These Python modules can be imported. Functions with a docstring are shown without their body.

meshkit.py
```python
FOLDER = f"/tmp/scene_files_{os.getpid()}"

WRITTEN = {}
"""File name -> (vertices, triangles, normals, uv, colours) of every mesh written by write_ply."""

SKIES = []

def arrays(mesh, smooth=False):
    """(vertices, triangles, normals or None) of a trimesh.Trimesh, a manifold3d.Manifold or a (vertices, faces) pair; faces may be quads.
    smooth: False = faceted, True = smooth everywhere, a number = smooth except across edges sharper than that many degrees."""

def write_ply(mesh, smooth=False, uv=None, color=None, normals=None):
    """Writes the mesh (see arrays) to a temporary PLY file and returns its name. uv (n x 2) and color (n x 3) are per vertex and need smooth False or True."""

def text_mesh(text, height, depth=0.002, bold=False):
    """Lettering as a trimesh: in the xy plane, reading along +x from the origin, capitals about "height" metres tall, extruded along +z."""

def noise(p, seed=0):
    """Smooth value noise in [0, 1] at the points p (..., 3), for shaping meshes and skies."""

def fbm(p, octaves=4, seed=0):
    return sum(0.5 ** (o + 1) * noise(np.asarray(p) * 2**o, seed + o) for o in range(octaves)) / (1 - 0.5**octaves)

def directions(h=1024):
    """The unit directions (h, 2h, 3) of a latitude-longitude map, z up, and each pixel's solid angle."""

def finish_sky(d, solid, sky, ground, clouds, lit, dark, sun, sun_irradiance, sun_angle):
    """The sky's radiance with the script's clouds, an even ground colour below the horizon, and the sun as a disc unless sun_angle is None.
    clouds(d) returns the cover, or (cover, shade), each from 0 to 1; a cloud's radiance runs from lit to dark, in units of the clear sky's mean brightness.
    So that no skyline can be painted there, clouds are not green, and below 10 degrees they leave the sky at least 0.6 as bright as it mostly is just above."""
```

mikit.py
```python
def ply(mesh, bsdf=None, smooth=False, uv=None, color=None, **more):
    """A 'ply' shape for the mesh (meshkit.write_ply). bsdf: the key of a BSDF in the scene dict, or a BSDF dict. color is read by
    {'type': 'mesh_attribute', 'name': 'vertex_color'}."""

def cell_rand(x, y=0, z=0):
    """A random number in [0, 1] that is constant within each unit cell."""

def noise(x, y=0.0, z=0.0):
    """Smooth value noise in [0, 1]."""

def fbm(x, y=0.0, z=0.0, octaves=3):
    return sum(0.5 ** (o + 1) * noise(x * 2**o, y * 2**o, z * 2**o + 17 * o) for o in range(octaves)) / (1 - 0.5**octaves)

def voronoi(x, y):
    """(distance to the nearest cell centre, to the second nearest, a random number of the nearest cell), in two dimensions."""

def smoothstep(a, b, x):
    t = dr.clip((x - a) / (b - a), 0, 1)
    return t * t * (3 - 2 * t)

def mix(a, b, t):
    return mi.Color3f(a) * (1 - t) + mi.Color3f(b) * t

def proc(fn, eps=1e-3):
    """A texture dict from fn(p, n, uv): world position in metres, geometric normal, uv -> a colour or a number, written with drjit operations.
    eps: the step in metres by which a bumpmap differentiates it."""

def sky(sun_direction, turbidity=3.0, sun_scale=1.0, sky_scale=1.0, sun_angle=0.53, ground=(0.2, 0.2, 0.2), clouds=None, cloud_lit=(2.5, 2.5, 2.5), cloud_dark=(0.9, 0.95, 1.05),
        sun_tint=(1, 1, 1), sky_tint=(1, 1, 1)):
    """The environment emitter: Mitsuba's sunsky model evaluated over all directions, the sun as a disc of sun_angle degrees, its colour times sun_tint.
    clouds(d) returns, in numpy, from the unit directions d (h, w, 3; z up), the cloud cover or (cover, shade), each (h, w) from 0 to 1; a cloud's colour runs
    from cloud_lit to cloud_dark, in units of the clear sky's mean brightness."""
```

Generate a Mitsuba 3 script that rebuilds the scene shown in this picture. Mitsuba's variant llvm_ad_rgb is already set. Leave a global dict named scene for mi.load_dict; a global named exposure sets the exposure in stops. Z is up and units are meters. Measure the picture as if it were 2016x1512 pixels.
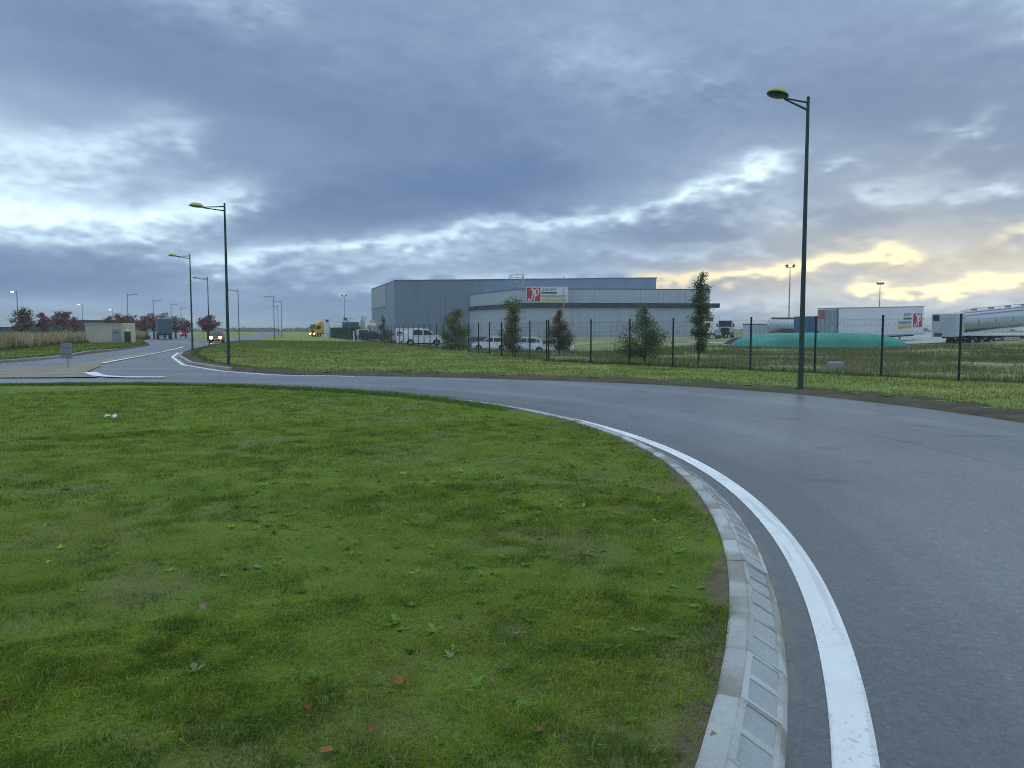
import math, random
import numpy as np
import trimesh, shapely
from shapely.geometry import Polygon, LineString, Point, MultiPolygon, box as sbox
from scipy.spatial import Delaunay, cKDTree
import drjit as dr
import mitsuba as mi
import mikit, meshkit
from mikit import proc, noise, fbm, voronoi, smoothstep, mix, cell_rand

T4 = mi.ScalarTransform4f
scene, labels = {}, {}
rng = np.random.default_rng(7)
random.seed(7)

# ---------------------------------------------------------------- camera
CAM_H, PITCH = 1.65, math.radians(4.06)
scene['air'] = {'type': 'homogeneous', 'albedo': {'type': 'rgb', 'value': [.95, .95, .95]}, 'sigma_t': .0005}
scene['camera'] = {
    'medium': {'type': 'ref', 'id': 'air'},
    'type': 'perspective', 'fov': 2 * math.degrees(math.atan(1008 / 1494)), 'fov_axis': 'x',
    'near_clip': 0.05, 'far_clip': 12000.0,
    'to_world': T4().look_at(origin=[0, 0, CAM_H], target=[0, math.cos(PITCH), CAM_H - math.sin(PITCH)], up=[0, 0, 1]),
}

# ---------------------------------------------------------------- sky (overcast evening, sun low behind the clouds on the right)
exposure = 3.15
SUN_AZ, SUN_EL = math.radians(27), math.radians(8)
SUN = [math.sin(SUN_AZ) * math.cos(SUN_EL), math.cos(SUN_AZ) * math.cos(SUN_EL), math.sin(SUN_EL)]

# streaks of thin cloud: (azimuth, elevation) in degrees along each, half width in degrees, strength
THIN = [
    ([(-36, 11.6), (-30, 11.4), (-27, 12.4), (-24, 13.4)], 1.5, .50),
    ([(-40, 7.4), (-33, 7.6), (-29, 7.2), (-25, 6.9), (-21.5, 8.6), (-19, 9.4)], 1.3, .82),
    ([(-36, 9.6), (-31, 9.4), (-27.5, 9.8)], 1.5, .34),
    ([(-21, 4.6), (-17, 5.4), (-11.5, 6.1), (-7, 6.3), (-4, 7.2), (0, 8.2), (5.5, 8.4), (9, 8.8), (12.5, 9.8), (16, 11.2), (19, 12.0)], .55, .52),
    ([(-21, 4.2), (-11.5, 5.4), (0, 7.0), (9, 7.8), (16, 10.2)], 1.5, .34),
    ([(14.5, 12.0), (20, 13.2)], 2.2, .26),
    ([(17, 11.0), (19, 10.8)], .8, .3), ([(23.3, 11.0), (23.7, 11.1)], .5, .4),
    ([(27.5, 13.2), (30, 12.4), (32.5, 13.6)], .6, .36), ([(30, 12.4), (27.6, 10.6)], .6, .34),
    ([(24.8, 8.8), (29.6, 9.2), (32.4, 9.2), (36, 8.6), (41, 9.2)], .7, .4), ([(32.0, 9.3), (33.0, 9.2)], .5, .3),
    ([(19.2, 8.2), (19.6, 7.0)], 1.0, .34),
    ([(7.4, 5.6), (11, 5.8), (18, 6.1)], .5, .3),
    ([(5.5, 19.5), (14.5, 17.0)], 2.8, .2), ([(13.5, 16.8), (15.0, 16.6)], 1.0, .22),
    ([(-25, 22.5), (-19, 22.0)], 1.8, .22),
    ([(34, 22), (35, 18.0)], 2.0, .4),
    ([(-12, 2.6), (-8.5, 3.7), (0, 4.0), (10.5, 3.9)], .55, .3),
    ([(14, 1.9), (22, 2.0), (38, 2.0)], .8, .3),
    
]
GAP = [   # breaks down to the clear sky round the low sun
    ([(10.6, 3.2), (15, 3.7), (20.5, 4.6), (23.5, 5.1), (26, 5.3)], .55, 1.05),
    ([(25.4, 2.6), (29.6, 2.9), (34, 3.2), (39, 3.6)], .36, 1.15),
    ([(32, 6.0), (35, 6.7), (39, 7.2)], .55, .62),
    ([(12, 3.4), (20, 4.4), (27, 4.6), (38, 4.0)], 1.5, .30),
]
DARK = [
    ([(-28, 18.5), (-16, 16), (-4, 14)], 4.0, .27), ([(-18, 8.6), (-8, 9.6), (2, 11.2)], 2.0, .30),
    ([(9.5, 7.4), (16, 7.8)], 1.0, .22), ([(20.5, 6.9), (26, 7.3)], 1.1, .22),
    ([(25, 4.1), (32, 4.6)], .75, .24), ([(14, 15.5), (25, 15.0), (33, 15)], 3.0, .26), ([(16, 2.8), (20, 3.4)], .6, .16),
    ([(-42, 3.0), (-24, 3.4), (-14, 2.2), (-4, 1.4)], 1.9, .20), ([(29, 11.0), (36, 11.0)], 1.2, .16),
]


def streak(az, el, pts, half):
    d = np.full(az.shape, 1e9)
    for (a0, e0), (a1, e1) in zip(pts[:-1], pts[1:]):
        vx, vy = a1 - a0, e1 - e0
        t = np.clip(((az - a0) * vx + (el - e0) * vy) / (vx * vx + vy * vy), 0, 1)
        d = np.minimum(d, ((az - a0 - t * vx) * .55) ** 2 + (el - e0 - t * vy) ** 2)
    return np.exp(-d / (half * half))


def clouds(d):
    az, el = np.degrees(np.arctan2(d[..., 0], d[..., 1])), np.degrees(np.arcsin(np.clip(d[..., 2], -1, 1)))
    k = 1 / (d[..., 2] + 0.10)
    P = np.stack([d[..., 0] * k, d[..., 1] * k, np.zeros_like(k)], -1)
    R = np.stack([P[..., 0] * .8 + P[..., 1] * .6, (P[..., 1] * .8 - P[..., 0] * .6) * 1.5, P[..., 2]], -1)
    big = meshkit.fbm(R * .42 + 3.1, 5, 11)
    mid = meshkit.fbm(R * 1.9, 5, 23)
    A = np.stack([az * .22, el * .62, np.zeros_like(az)], -1)
    w1, w2, fine = meshkit.fbm(A, 4, 3), meshkit.fbm(A + 31.7, 4, 5), meshkit.fbm(A * 2.6 + 7, 5, 9)
    tiny = meshkit.fbm(A * 6.1 + 3, 4, 15)
    wa, we = az + (w1 - .5) * 6.0, el + (w2 - .5) * 2.6 + (fine - .5) * 1.5 + (tiny - .5) * .7
    thin = .68 * sum(s * streak(wa, we, p, h) for p, h, s in THIN) * (.30 + .75 * fine + .75 * tiny)
    gap = sum(s * streak(wa, we, p, h) for p, h, s in GAP) * (.2 + .8 * fine + .8 * tiny)
    dark = sum(s * streak(wa, we, p, h) for p, h, s in DARK)
    up = np.clip((el - 21) / 45, 0, 1)
    lift = .70 * up * up * (3 - 2 * up)                       # an overcast sky is brightest overhead
    shade = .85 + .62 * (.5 - big) + .15 * (.5 - mid) + .12 * (.5 - fine) + .06 * (.5 - tiny) - thin + dark - lift
    shade = np.where(shade > .7, .7 + .3 * (1 - np.exp(-(shade - .7) / .34)), shade)   # the dark undersides never go flat
    glow = np.exp(-(((az - 27) / 17) ** 2 + ((el - 3) / 7) ** 2))
    cover = 1 - .016 * np.exp(-((az - 30) / 22) ** 2) - .018 * glow * (.4 + 1.2 * mid) - .125 * np.clip(gap, 0, 1.3)
    far = np.clip((np.abs(az) - 44) / 25, 0, 1)               # away from the frame: the same clouds, from noise alone
    return np.clip(cover, 0, 1), np.clip(shade - far * .10 * (big > .5), .04, 1)


scene['sky'] = mikit.sky(SUN, turbidity=4, sun_scale=0.0, sky_scale=1.0, sun_angle=12, clouds=clouds,
                         cloud_lit=(2.6, 3.3, 3.75), cloud_dark=(.305, .51, .985), sky_tint=(.86, .95, .85), ground=(.1, .12, .08))
scene['haze'] = {'type': 'cube', 'to_world': T4().translate([0, 0, 7.4]).scale([4700, 4700, 9.0]), 'bsdf': {'type': 'null'}, 'interior': {'type': 'ref', 'id': 'air'}}
labels['haze'] = {'label': 'thin damp evening haze over the whole place', 'category': 'haze', 'kind': 'stuff'}

# ---------------------------------------------------------------- helpers
def uniq(key):
    if key not in scene and key not in labels and not any(k.startswith(key + '__') for k in (scene if '__' not in key else ())):
        return key
    n = 1
    while f'{key}_{n:03d}' in scene or f'{key}_{n:03d}' in labels:
        n += 1
    return f'{key}_{n:03d}'


def put(name, mesh, m, parent=None, smooth=False, label=None, kind=None, **kw):
    key = uniq((parent + '__' if parent else '') + name)
    scene[key] = mikit.ply(mesh, m, smooth, **kw) if not isinstance(mesh, dict) else {**mesh, **kw}
    if label or kind:
        labels[key] = {a: b for a, b in (('label', label), ('kind', kind)) if b}
    return key


def thing(name, label, cat, group=None):
    key = uniq(name)
    labels[key] = {'label': label, 'category': cat}
    if group:
        labels[key]['group'] = group
    return key


def single(name, mesh, m, label, cat, group=None, kind=None, smooth=False, **kw):
    key = uniq(name)
    scene[key] = mikit.ply(mesh, m, smooth, **kw)
    labels[key] = {'label': label, 'category': cat}
    if group:
        labels[key]['group'] = group
    if kind:
        labels[key]['kind'] = kind
    return key


def rotz(a):
    c, s = math.cos(a), math.sin(a)
    return np.array([[c, -s, 0], [s, c, 0], [0, 0, 1.0]])


def roty(a):
    c, s = math.cos(a), math.sin(a)
    return np.array([[c, 0, s], [0, 1, 0], [-s, 0, c]])


class MB:
    """Collects pieces of ONE part as arrays; M = (rotation, position) puts the part in the world."""

    def __init__(self):
        self.v, self.f, self.n = [], [], 0

    def add(self, v, f):
        v, f = np.asarray(v, float), np.asarray(f, int)
        if f.shape[1] == 4:
            f = np.vstack([f[:, [0, 1, 2]], f[:, [0, 2, 3]]])
        self.v.append(v)
        self.f.append(f + self.n)
        self.n += len(v)
        return self

    def mesh(self, t, R=None, p=(0, 0, 0)):
        v = np.asarray(t.vertices, float)
        return self.add((v if R is None else v @ np.asarray(R).T) + np.asarray(p), t.faces)

    def box(self, c, s, R=None, bev=0.0):
        x, y, z = np.asarray(s, float) / 2
        if bev > 0:
            b = min(bev, x * .9, y * .9, z * .9)
            v = []
            for sx in (-1, 1):
                for sy in (-1, 1):
                    for sz in (-1, 1):
                        v += [(sx * (x - b), sy * (y - b), sz * z), (sx * (x - b), sy * y, sz * (z - b)), (sx * x, sy * (y - b), sz * (z - b))]
            h = trimesh.convex.convex_hull(np.array(v))
            v, f = np.asarray(h.vertices), np.asarray(h.faces)
        else:
            v = np.array([(a, b, c_) for a in (-x, x) for b in (-y, y) for c_ in (-z, z)])
            f = np.array([[0, 1, 3, 2], [4, 6, 7, 5], [0, 4, 5, 1], [2, 3, 7, 6], [0, 2, 6, 4], [1, 5, 7, 3]])
        if R is not None:
            v = v @ np.asarray(R).T
        return self.add(v + np.asarray(c, float), f)

    def tube(self, pts, rad, n=8, cap=True):
        pts = np.asarray(pts, float)
        rad = np.broadcast_to(np.asarray(rad, float), (len(pts),))
        t = np.gradient(pts, axis=0)
        t /= np.linalg.norm(t, axis=1, keepdims=True) + 1e-12
        ref = np.array([0, 0, 1.0]) if abs(t[0][2]) < .9 else np.array([1.0, 0, 0])
        rings = []
        for p, d, r in zip(pts, t, rad):
            a = np.cross(d, ref)
            a /= np.linalg.norm(a) + 1e-12
            b = np.cross(d, a)
            an = np.arange(n) * 2 * np.pi / n
            rings.append(p + r * (np.cos(an)[:, None] * a + np.sin(an)[:, None] * b))
        v = np.vstack(rings)
        f = []
        for i in range(len(pts) - 1):
            for j in range(n):
                k = (j + 1) % n
                f.append([i * n + j, i * n + k, (i + 1) * n + k, (i + 1) * n + j])
        f = np.array(f)
        f = np.vstack([f[:, [0, 1, 2]], f[:, [0, 2, 3]]])
        if cap:
            m = len(v)
            v = np.vstack([v, pts[0], pts[-1]])
            o = (len(pts) - 1) * n
            j = np.arange(n)
            f = np.vstack([f, np.stack([(j + 1) % n, j, j * 0 + m], 1), np.stack([o + j, o + (j + 1) % n, j * 0 + m + 1], 1)])
        return self.add(v, f)

    def cyl(self, p0, p1, r, n=16):
        return self.tube([p0, p1], r, n)

    def extrude(self, poly, depth, R=None, p=(0, 0, 0)):
        for g in getattr(poly, 'geoms', [poly]):
            if g.geom_type == 'Polygon' and g.area > 0:
                self.mesh(trimesh.creation.extrude_polygon(g, depth, engine='earcut'), R, p)
        return self

    def build(self, name, m, parent=None, M=None, smooth=False, **kw):
        v, f = np.vstack(self.v), np.vstack(self.f)
        if M is not None:
            v = v @ np.asarray(M[0]).T + np.asarray(M[1])
        return put(name, (v, f), m, parent, smooth, **kw)


XZ = np.array([[1, 0, 0], [0, 0, -1], [0, 1, 0.0]])      # a drawing in (x, y) stands up in (x, z); its depth runs along -y


def rgb(*c):
    return {'type': 'rgb', 'value': list(c)}


def mat(name, c, rough=.55, metal=0.0, spec=.5, **kw):
    scene[name] = {'type': 'twosided', 'bsdf': {'type': 'principled', 'base_color': rgb(*c) if isinstance(c, tuple) else c, 'roughness': rough, 'metallic': metal, 'specular': spec, **kw}}
    return name


def leafmat(name, c, trans=.7):
    scene[name] = {'type': 'principledthin', 'base_color': c if isinstance(c, dict) else rgb(*c), 'roughness': .6, 'diff_trans': trans, 'spec_trans': 0.0}
    return name


def ss(a, b, x):
    t = np.clip((np.asarray(x, float) - a) / (b - a), 0, 1)
    return t * t * (3 - 2 * t)


# ---------------------------------------------------------------- materials of the ground
def asphalt_c(p, n, uv):
    r = dr.sqrt(dr.square(p.x + 12.3) + dr.square(p.y - 8.15))
    a = fbm(p.x * .35, p.y * .35, 0, 4)
    g = noise(p.x * 90, p.y * 90, 2)
    g2 = noise(p.x * 33, p.y * 33, 5)
    fleck = smoothstep(.82, .95, noise(p.x * 55, p.y * 55, 9))
    edge_tone = smoothstep(14.9, 16.6, r + .8 * (a - .5)) * .20 + .80      # darker along the kerb, lighter further out
    track = smoothstep(.55, .75, fbm(r * .9, p.y * .03, 1, 3)) * .20
    v = (.152 + .036 * (a - .5) + .045 * (g - .5) + .032 * (g2 - .5) + .06 * fleck) * (edge_tone + track)
    grit = smoothstep(14.47, 14.39, r) * smoothstep(.40, .62, fbm(p.x * 5, p.y * 5, 8, 3))
    seam = smoothstep(.035, .012, dr.abs(r - 18.35 + .06 * (a - .5))) * .28          # the joint between the two passes of the paver
    spot = smoothstep(.70, .78, fbm(p.x * 1.7 + 9, p.y * 1.7, 4, 3)) * .22
    return mix(mi.Color3f(v * .98, v * 1.0, v * 1.03) * (1 - seam) * (1 - spot), (.20, .175, .135), grit * .55)


def asphalt_r(p, n, uv):
    return .33 + .16 * fbm(p.x * .5, p.y * .5, 3, 4) - .08 * smoothstep(.5, .7, fbm(p.x * .22 + 4, p.y * .22, 6, 3))


scene['asphalt'] = {'type': 'bumpmap', 'arbitrary': {'type': 'principled', 'base_color': proc(asphalt_c), 'roughness': proc(asphalt_r), 'specular': .5},
                    'tex': proc(lambda p, n, uv: noise(p.x * 75, p.y * 75, 1) * .0035 + noise(p.x * 31, p.y * 31, 3) * .003), 'scale': 1.0}
scene['asphalt']['bsdf'] = scene['asphalt'].pop('arbitrary')


def paint_c(p, n, uv):
    w = smoothstep(.60, .80, fbm(p.x * 9, p.y * 9, 3, 4)) * .14 + smoothstep(.80, .90, noise(p.x * 60, p.y * 60, 8)) * .34 * smoothstep(.45, .6, fbm(p.x * 2, p.y * 2, 6, 3))
    dirt = fbm(p.x * 2.2, p.y * 2.2, 1, 4)
    dx, dy = p.x + 12.3, p.y - 8.15
    tyre = smoothstep(.56, .72, fbm(dr.atan2(dy, dx) * 11, dr.sqrt(dx * dx + dy * dy) * 24, 5, 4)) * .16
    return mix((.86, .85, .84), (.24, .24, .25), w) * (.84 + .26 * dirt) * (1 - tyre)


mat('road_paint', proc(paint_c), .5)


def soil_c(p, n, uv):
    a = fbm(p.x * 3, p.y * 3, p.z * 3, 5)
    b = smoothstep(.52, .66, fbm(p.x * 1.3, p.y * 1.3, 4, 4))
    c = mix((.045, .036, .028), (.14, .112, .085), a)
    return mix(c, (.085, .10, .035), b * .35)


mat('soil', proc(soil_c), .9, spec=.2)


def turf_c(p, n, uv):
    a = fbm(p.x * .55, p.y * .55, 1, 5)
    b = fbm(p.x * 5.5, p.y * 5.5, 3, 3)
    dry = smoothstep(.50, .70, fbm(p.x * .16 + 5, p.y * .16, 2, 4))
    c = mix((.13, .17, .036), (.23, .26, .075), a)
    c = mix(c, (.27, .225, .09), dry * .5)
    return c * (.55 + .9 * b)


mat('lawn_turf', proc(turf_c), .9, spec=.15)


def island_c(p, n, uv):
    a = fbm(p.x * 2.3, p.y * 2.3, 1, 4)
    b = smoothstep(.54, .68, fbm(p.x * .9, p.y * .9, 7, 4))
    d = dr.sqrt(dr.square(p.x + 12.3) + dr.square(p.y - 8.15))
    edge = smoothstep(13.93, 14.08, d + .40 * (fbm(p.x * 1.3, p.y * 1.3, 2, 4) - .5))
    soil = mix((.10, .075, .05), (.20, .165, .12), fbm(p.x * 9, p.y * 9, 5, 3))
    return mix(mix(mix((.085, .13, .02), (.16, .21, .038), a), (.17, .145, .08), b * .5), soil, edge)


mat('island_turf', proc(island_c), .95, spec=.1)


def rough_c(p, n, uv):
    a = fbm(p.x * .30, p.y * .30, 1, 5)
    b = fbm(p.x * 3.2, p.y * 3.2, 3, 4)
    bare = smoothstep(.56, .70, fbm(p.x * .11 + 3, p.y * .2, 8, 4))
    c = mix((.135, .16, .06), (.22, .225, .10), a)
    return mix(c, (.34, .29, .20), bare * .6) * (.6 + .8 * b)


mat('rough_grass_ground', proc(rough_c), .95, spec=.1)


def field_c(p, n, uv):
    a = fbm(p.x * .012, p.y * .02, 1, 4)
    b = fbm(p.x * .15, p.y * .15, 2, 3)
    return mix((.065, .085, .03), (.13, .12, .055), a) * (.75 + .5 * b)


mat('field', proc(field_c), .95, spec=.1)


def gravel_c(p, n, uv):
    a, b = fbm(p.x * 1.2, p.y * 1.2, 1, 4), noise(p.x * 40, p.y * 40, 2)
    return mix((.17, .14, .11), (.33, .28, .225), a) * (.75 + .5 * b)


mat('gravel', proc(gravel_c), .9, spec=.2)
mat('yard_concrete', proc(lambda p, n, uv: mix((.30, .30, .29), (.42, .42, .40), fbm(p.x * .4, p.y * .4, 1, 4))), .7)


def conc(tone):
    def f(p, n, uv):
        a = fbm(p.x * 7, p.y * 7, p.z * 7, 4)
        s = smoothstep(.44, .66, fbm(p.x * 2.6 + tone * 9, p.y * 2.6, p.z * 5, 5))
        g = noise(p.x * 120, p.y * 120, p.z * 120)
        return mix(mix((.36, .37, .36), (.50, .505, .485), a) * (.90 + .2 * tone), (.20, .165, .115), s * .70) * (.88 + .24 * g)
    return f


def conc_recess(p, n, uv):
    a, g = fbm(p.x * 6, p.y * 6, p.z * 6, 4), noise(p.x * 110, p.y * 110, p.z * 110)
    s = smoothstep(.52, .7, fbm(p.x * 2.1 + 4, p.y * 2.1, 2, 4))
    return mix(mix((.31, .33, .33), (.40, .415, .41), a), (.17, .15, .12), s * .5) * (.86 + .28 * g)


for _i, _t in enumerate((0.2, .55, .9)):
    mat(f'kerb_concrete_{"abc"[_i]}', proc(conc(_t)), .75)
mat('kerb_recess', proc(conc_recess), .6)
mat('old_kerb', proc(lambda p, n, uv: mix((.18, .165, .135), (.46, .44, .40), fbm(p.x * 2, p.y * 2, p.z * 4, 4))), .8)

# ---------------------------------------------------------------- the plan of the place
CX, CY = -12.3, 8.15
FN = np.array([.949, .314])                                # across the left fence, into the yard
FD = np.array([-.314, .949])                               # along the left fence, away
F0 = np.array([1.73, 38.0])                                # the corner of the fence


def terrain(x, y):
    x, y = np.asarray(x, float), np.asarray(y, float)
    s = (x - F0[0]) * FN[0] + (y - F0[1]) * FN[1]
    t = (x - F0[0]) * FD[0] + (y - F0[1]) * FD[1]
    dip = -.74 * ss(.6, 9, s) * ss(12, 30, t) * (1 - ss(112, 145, y)) * (1 - ss(7, 18, x))
    rise = .042 * np.clip(x - 31, 0, 26) * ss(55, 74, y) - .1 * ss(24, 30, x) * ss(55, 74, y)
    return .10 + dip + rise


def at(x, y):
    return np.array([x, y, float(terrain(x, y))])


th = np.radians(np.arange(-180, 180, 2.0))
ring_r = np.interp(np.degrees(th), [-180, 0, 13, 21, 30, 41, 53, 66, 79, 90, 100, 130, 180], [22, 22, 22, 22.4, 22.7, 22.3, 21.3, 20.5, 20.2, 20.3, 21, 22, 22])
ring = Polygon(np.c_[CX + ring_r * np.cos(th), CY + ring_r * np.sin(th)])
arm = Polygon([(-3, 26.5), (-8.4, 28), (-11.5, 30.8), (-15.4, 36.3), (-20.5, 46.6), (-25.4, 58.8), (-31.6, 78), (-37.4, 100), (-45, 137), (-76, 246), (-190, 640),
               (-305, 640), (-118, 246), (-67, 137), (-39, 82), (-32, 62), (-27.4, 46.6), (-25.6, 38), (-26.5, 33), (-31, 25), (-30, 12), (-15, 18)])
median = Polygon([(-49.5, 116), (-57, 139), (-102, 246), (-270, 636), (-207, 636), (-85, 246), (-53.5, 137)]).buffer(1).buffer(-1)
road = ring.union(arm).buffer(2.5).buffer(-5).buffer(2.5).difference(median)
REGION = sbox(-330, -70, 300, 630)
splitter = Polygon([(-14.3, 26.2), (-16.5, 29.4), (-18.5, 34), (-20.3, 37.4), (-25, 52.5), (-27.8, 61), (-25.9, 52.5), (-21.9, 39.8), (-20.9, 34.2), (-21.3, 31),
                    (-23, 28.6), (-27, 26), (-30, 22), (-28.5, 21), (-22, 24.6), (-17.5, 25.9)]).buffer(.3).buffer(-.3)
verges = REGION.difference(road)
yard_area = Polygon([F0, F0 + FD * 127, F0 + FD * 150 + np.array([2, 40]), (-60, 629), (299, 629), (299, -69), (90, -69), (40, -8), (15.5, 21.5), (13.8, 23.5)])


def patch(poly, rings_at, fine, coarse, zfun, near=60.0):
    """A terrain patch: the polygon's outline, rings inside it and a jittered grid, triangulated; zfun(x, y, distance to the road)."""
    meshes = MB()
    for g in getattr(poly, 'geoms', [poly]):
        if g.area < .05:
            continue
        pts = []
        for dist in rings_at:
            e = g.buffer(-dist) if dist else g
            for h in getattr(e, 'geoms', [e]):
                for ringline in ([h.exterior, *h.interiors] if h.area > 0 else []):
                    L, s = ringline.length, 0.0
                    while s < L:
                        q = ringline.interpolate(s)
                        pts.append((q.x, q.y))
                        s += fine if math.hypot(q.x, q.y) < near else coarse
        x0, y0, x1, y1 = g.bounds
        for step, lo, hi in ((fine * 3, 0, near), (coarse * 2, near, 260), (coarse * 8, 260, 5000)):
            gx, gy = np.meshgrid(np.arange(max(x0, -hi), min(x1, hi), step), np.arange(max(y0, -hi), min(y1, hi), step))
            q = np.c_[gx.ravel(), gy.ravel()]
            if not len(q):
                continue
            q = q + rng.uniform(-.3, .3, q.shape) * step
            r = np.hypot(q[:, 0], q[:, 1])
            inner = g.buffer(-max(rings_at) - step * .3)
            q = q[(r >= lo) & (r < hi)]
            q = q[shapely.contains_xy(inner, q[:, 0], q[:, 1])]
            pts += q.tolist()
        pts = np.unique(np.round(np.array(pts), 3), axis=0)
        tri = Delaunay(pts).simplices
        c = pts[tri].mean(1)
        tri = tri[shapely.contains_xy(g.buffer(.003), c[:, 0], c[:, 1])]
        a = pts[tri]
        area = (a[:, 1, 0] - a[:, 0, 0]) * (a[:, 2, 1] - a[:, 0, 1]) - (a[:, 1, 1] - a[:, 0, 1]) * (a[:, 2, 0] - a[:, 0, 0])
        tri = np.where((area < 0)[:, None], tri[:, ::-1], tri)[np.abs(area) > 1e-6]
        d = shapely.distance(shapely.points(pts), road)
        meshes.add(np.c_[pts, zfun(pts[:, 0], pts[:, 1], d)], tri)
    return np.vstack(meshes.v), np.vstack(meshes.f)


def rough(x, y, s, seed=0):
    x, y = np.broadcast_arrays(np.asarray(x, float), np.asarray(y, float))
    return meshkit.fbm(np.stack([x * s, y * s, x * 0], -1), 4, seed) - .5


def z_lawn(x, y, d):
    bump = rough(x, y, .8) * .09 + rough(x, y, 3.1, 4) * .05
    return terrain(x, y) * ss(-.2, .8, d) - .03 * (1 - ss(0, .12, d)) + bump * ss(.1, 1.2, d)


def structure(name, mesh, m, label, cat, smooth=True):
    return single(name, mesh, m, label, cat, kind='structure', smooth=smooth)


BIG = Polygon([(4500 * math.cos(a), 4500 * math.sin(a)) for a in np.linspace(0, 2 * np.pi, 72, endpoint=False)], [REGION.buffer(-.5, join_style=2).exterior.coords])
structure('ground', (lambda t: (np.c_[t[0], np.full(len(t[0]), .088)], t[1]))(trimesh.creation.triangulate_polygon(BIG, engine='earcut')), 'field', 'flat open farmland reaching to the horizon', 'ground', False)

paved = road.union(Point(CX, CY).buffer(20)).difference(verges.buffer(-.5)).buffer(.01)
paved = paved.difference(Point(CX, CY).buffer(13.6))
_v, _f = trimesh.creation.triangulate_polygon(max(getattr(paved, 'geoms', [paved]), key=lambda q: q.area), engine='earcut')
structure('road', (np.c_[_v, np.zeros(len(_v))], _f), 'asphalt', 'damp grey asphalt of the roundabout and the road leading off it', 'road', False)

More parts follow.
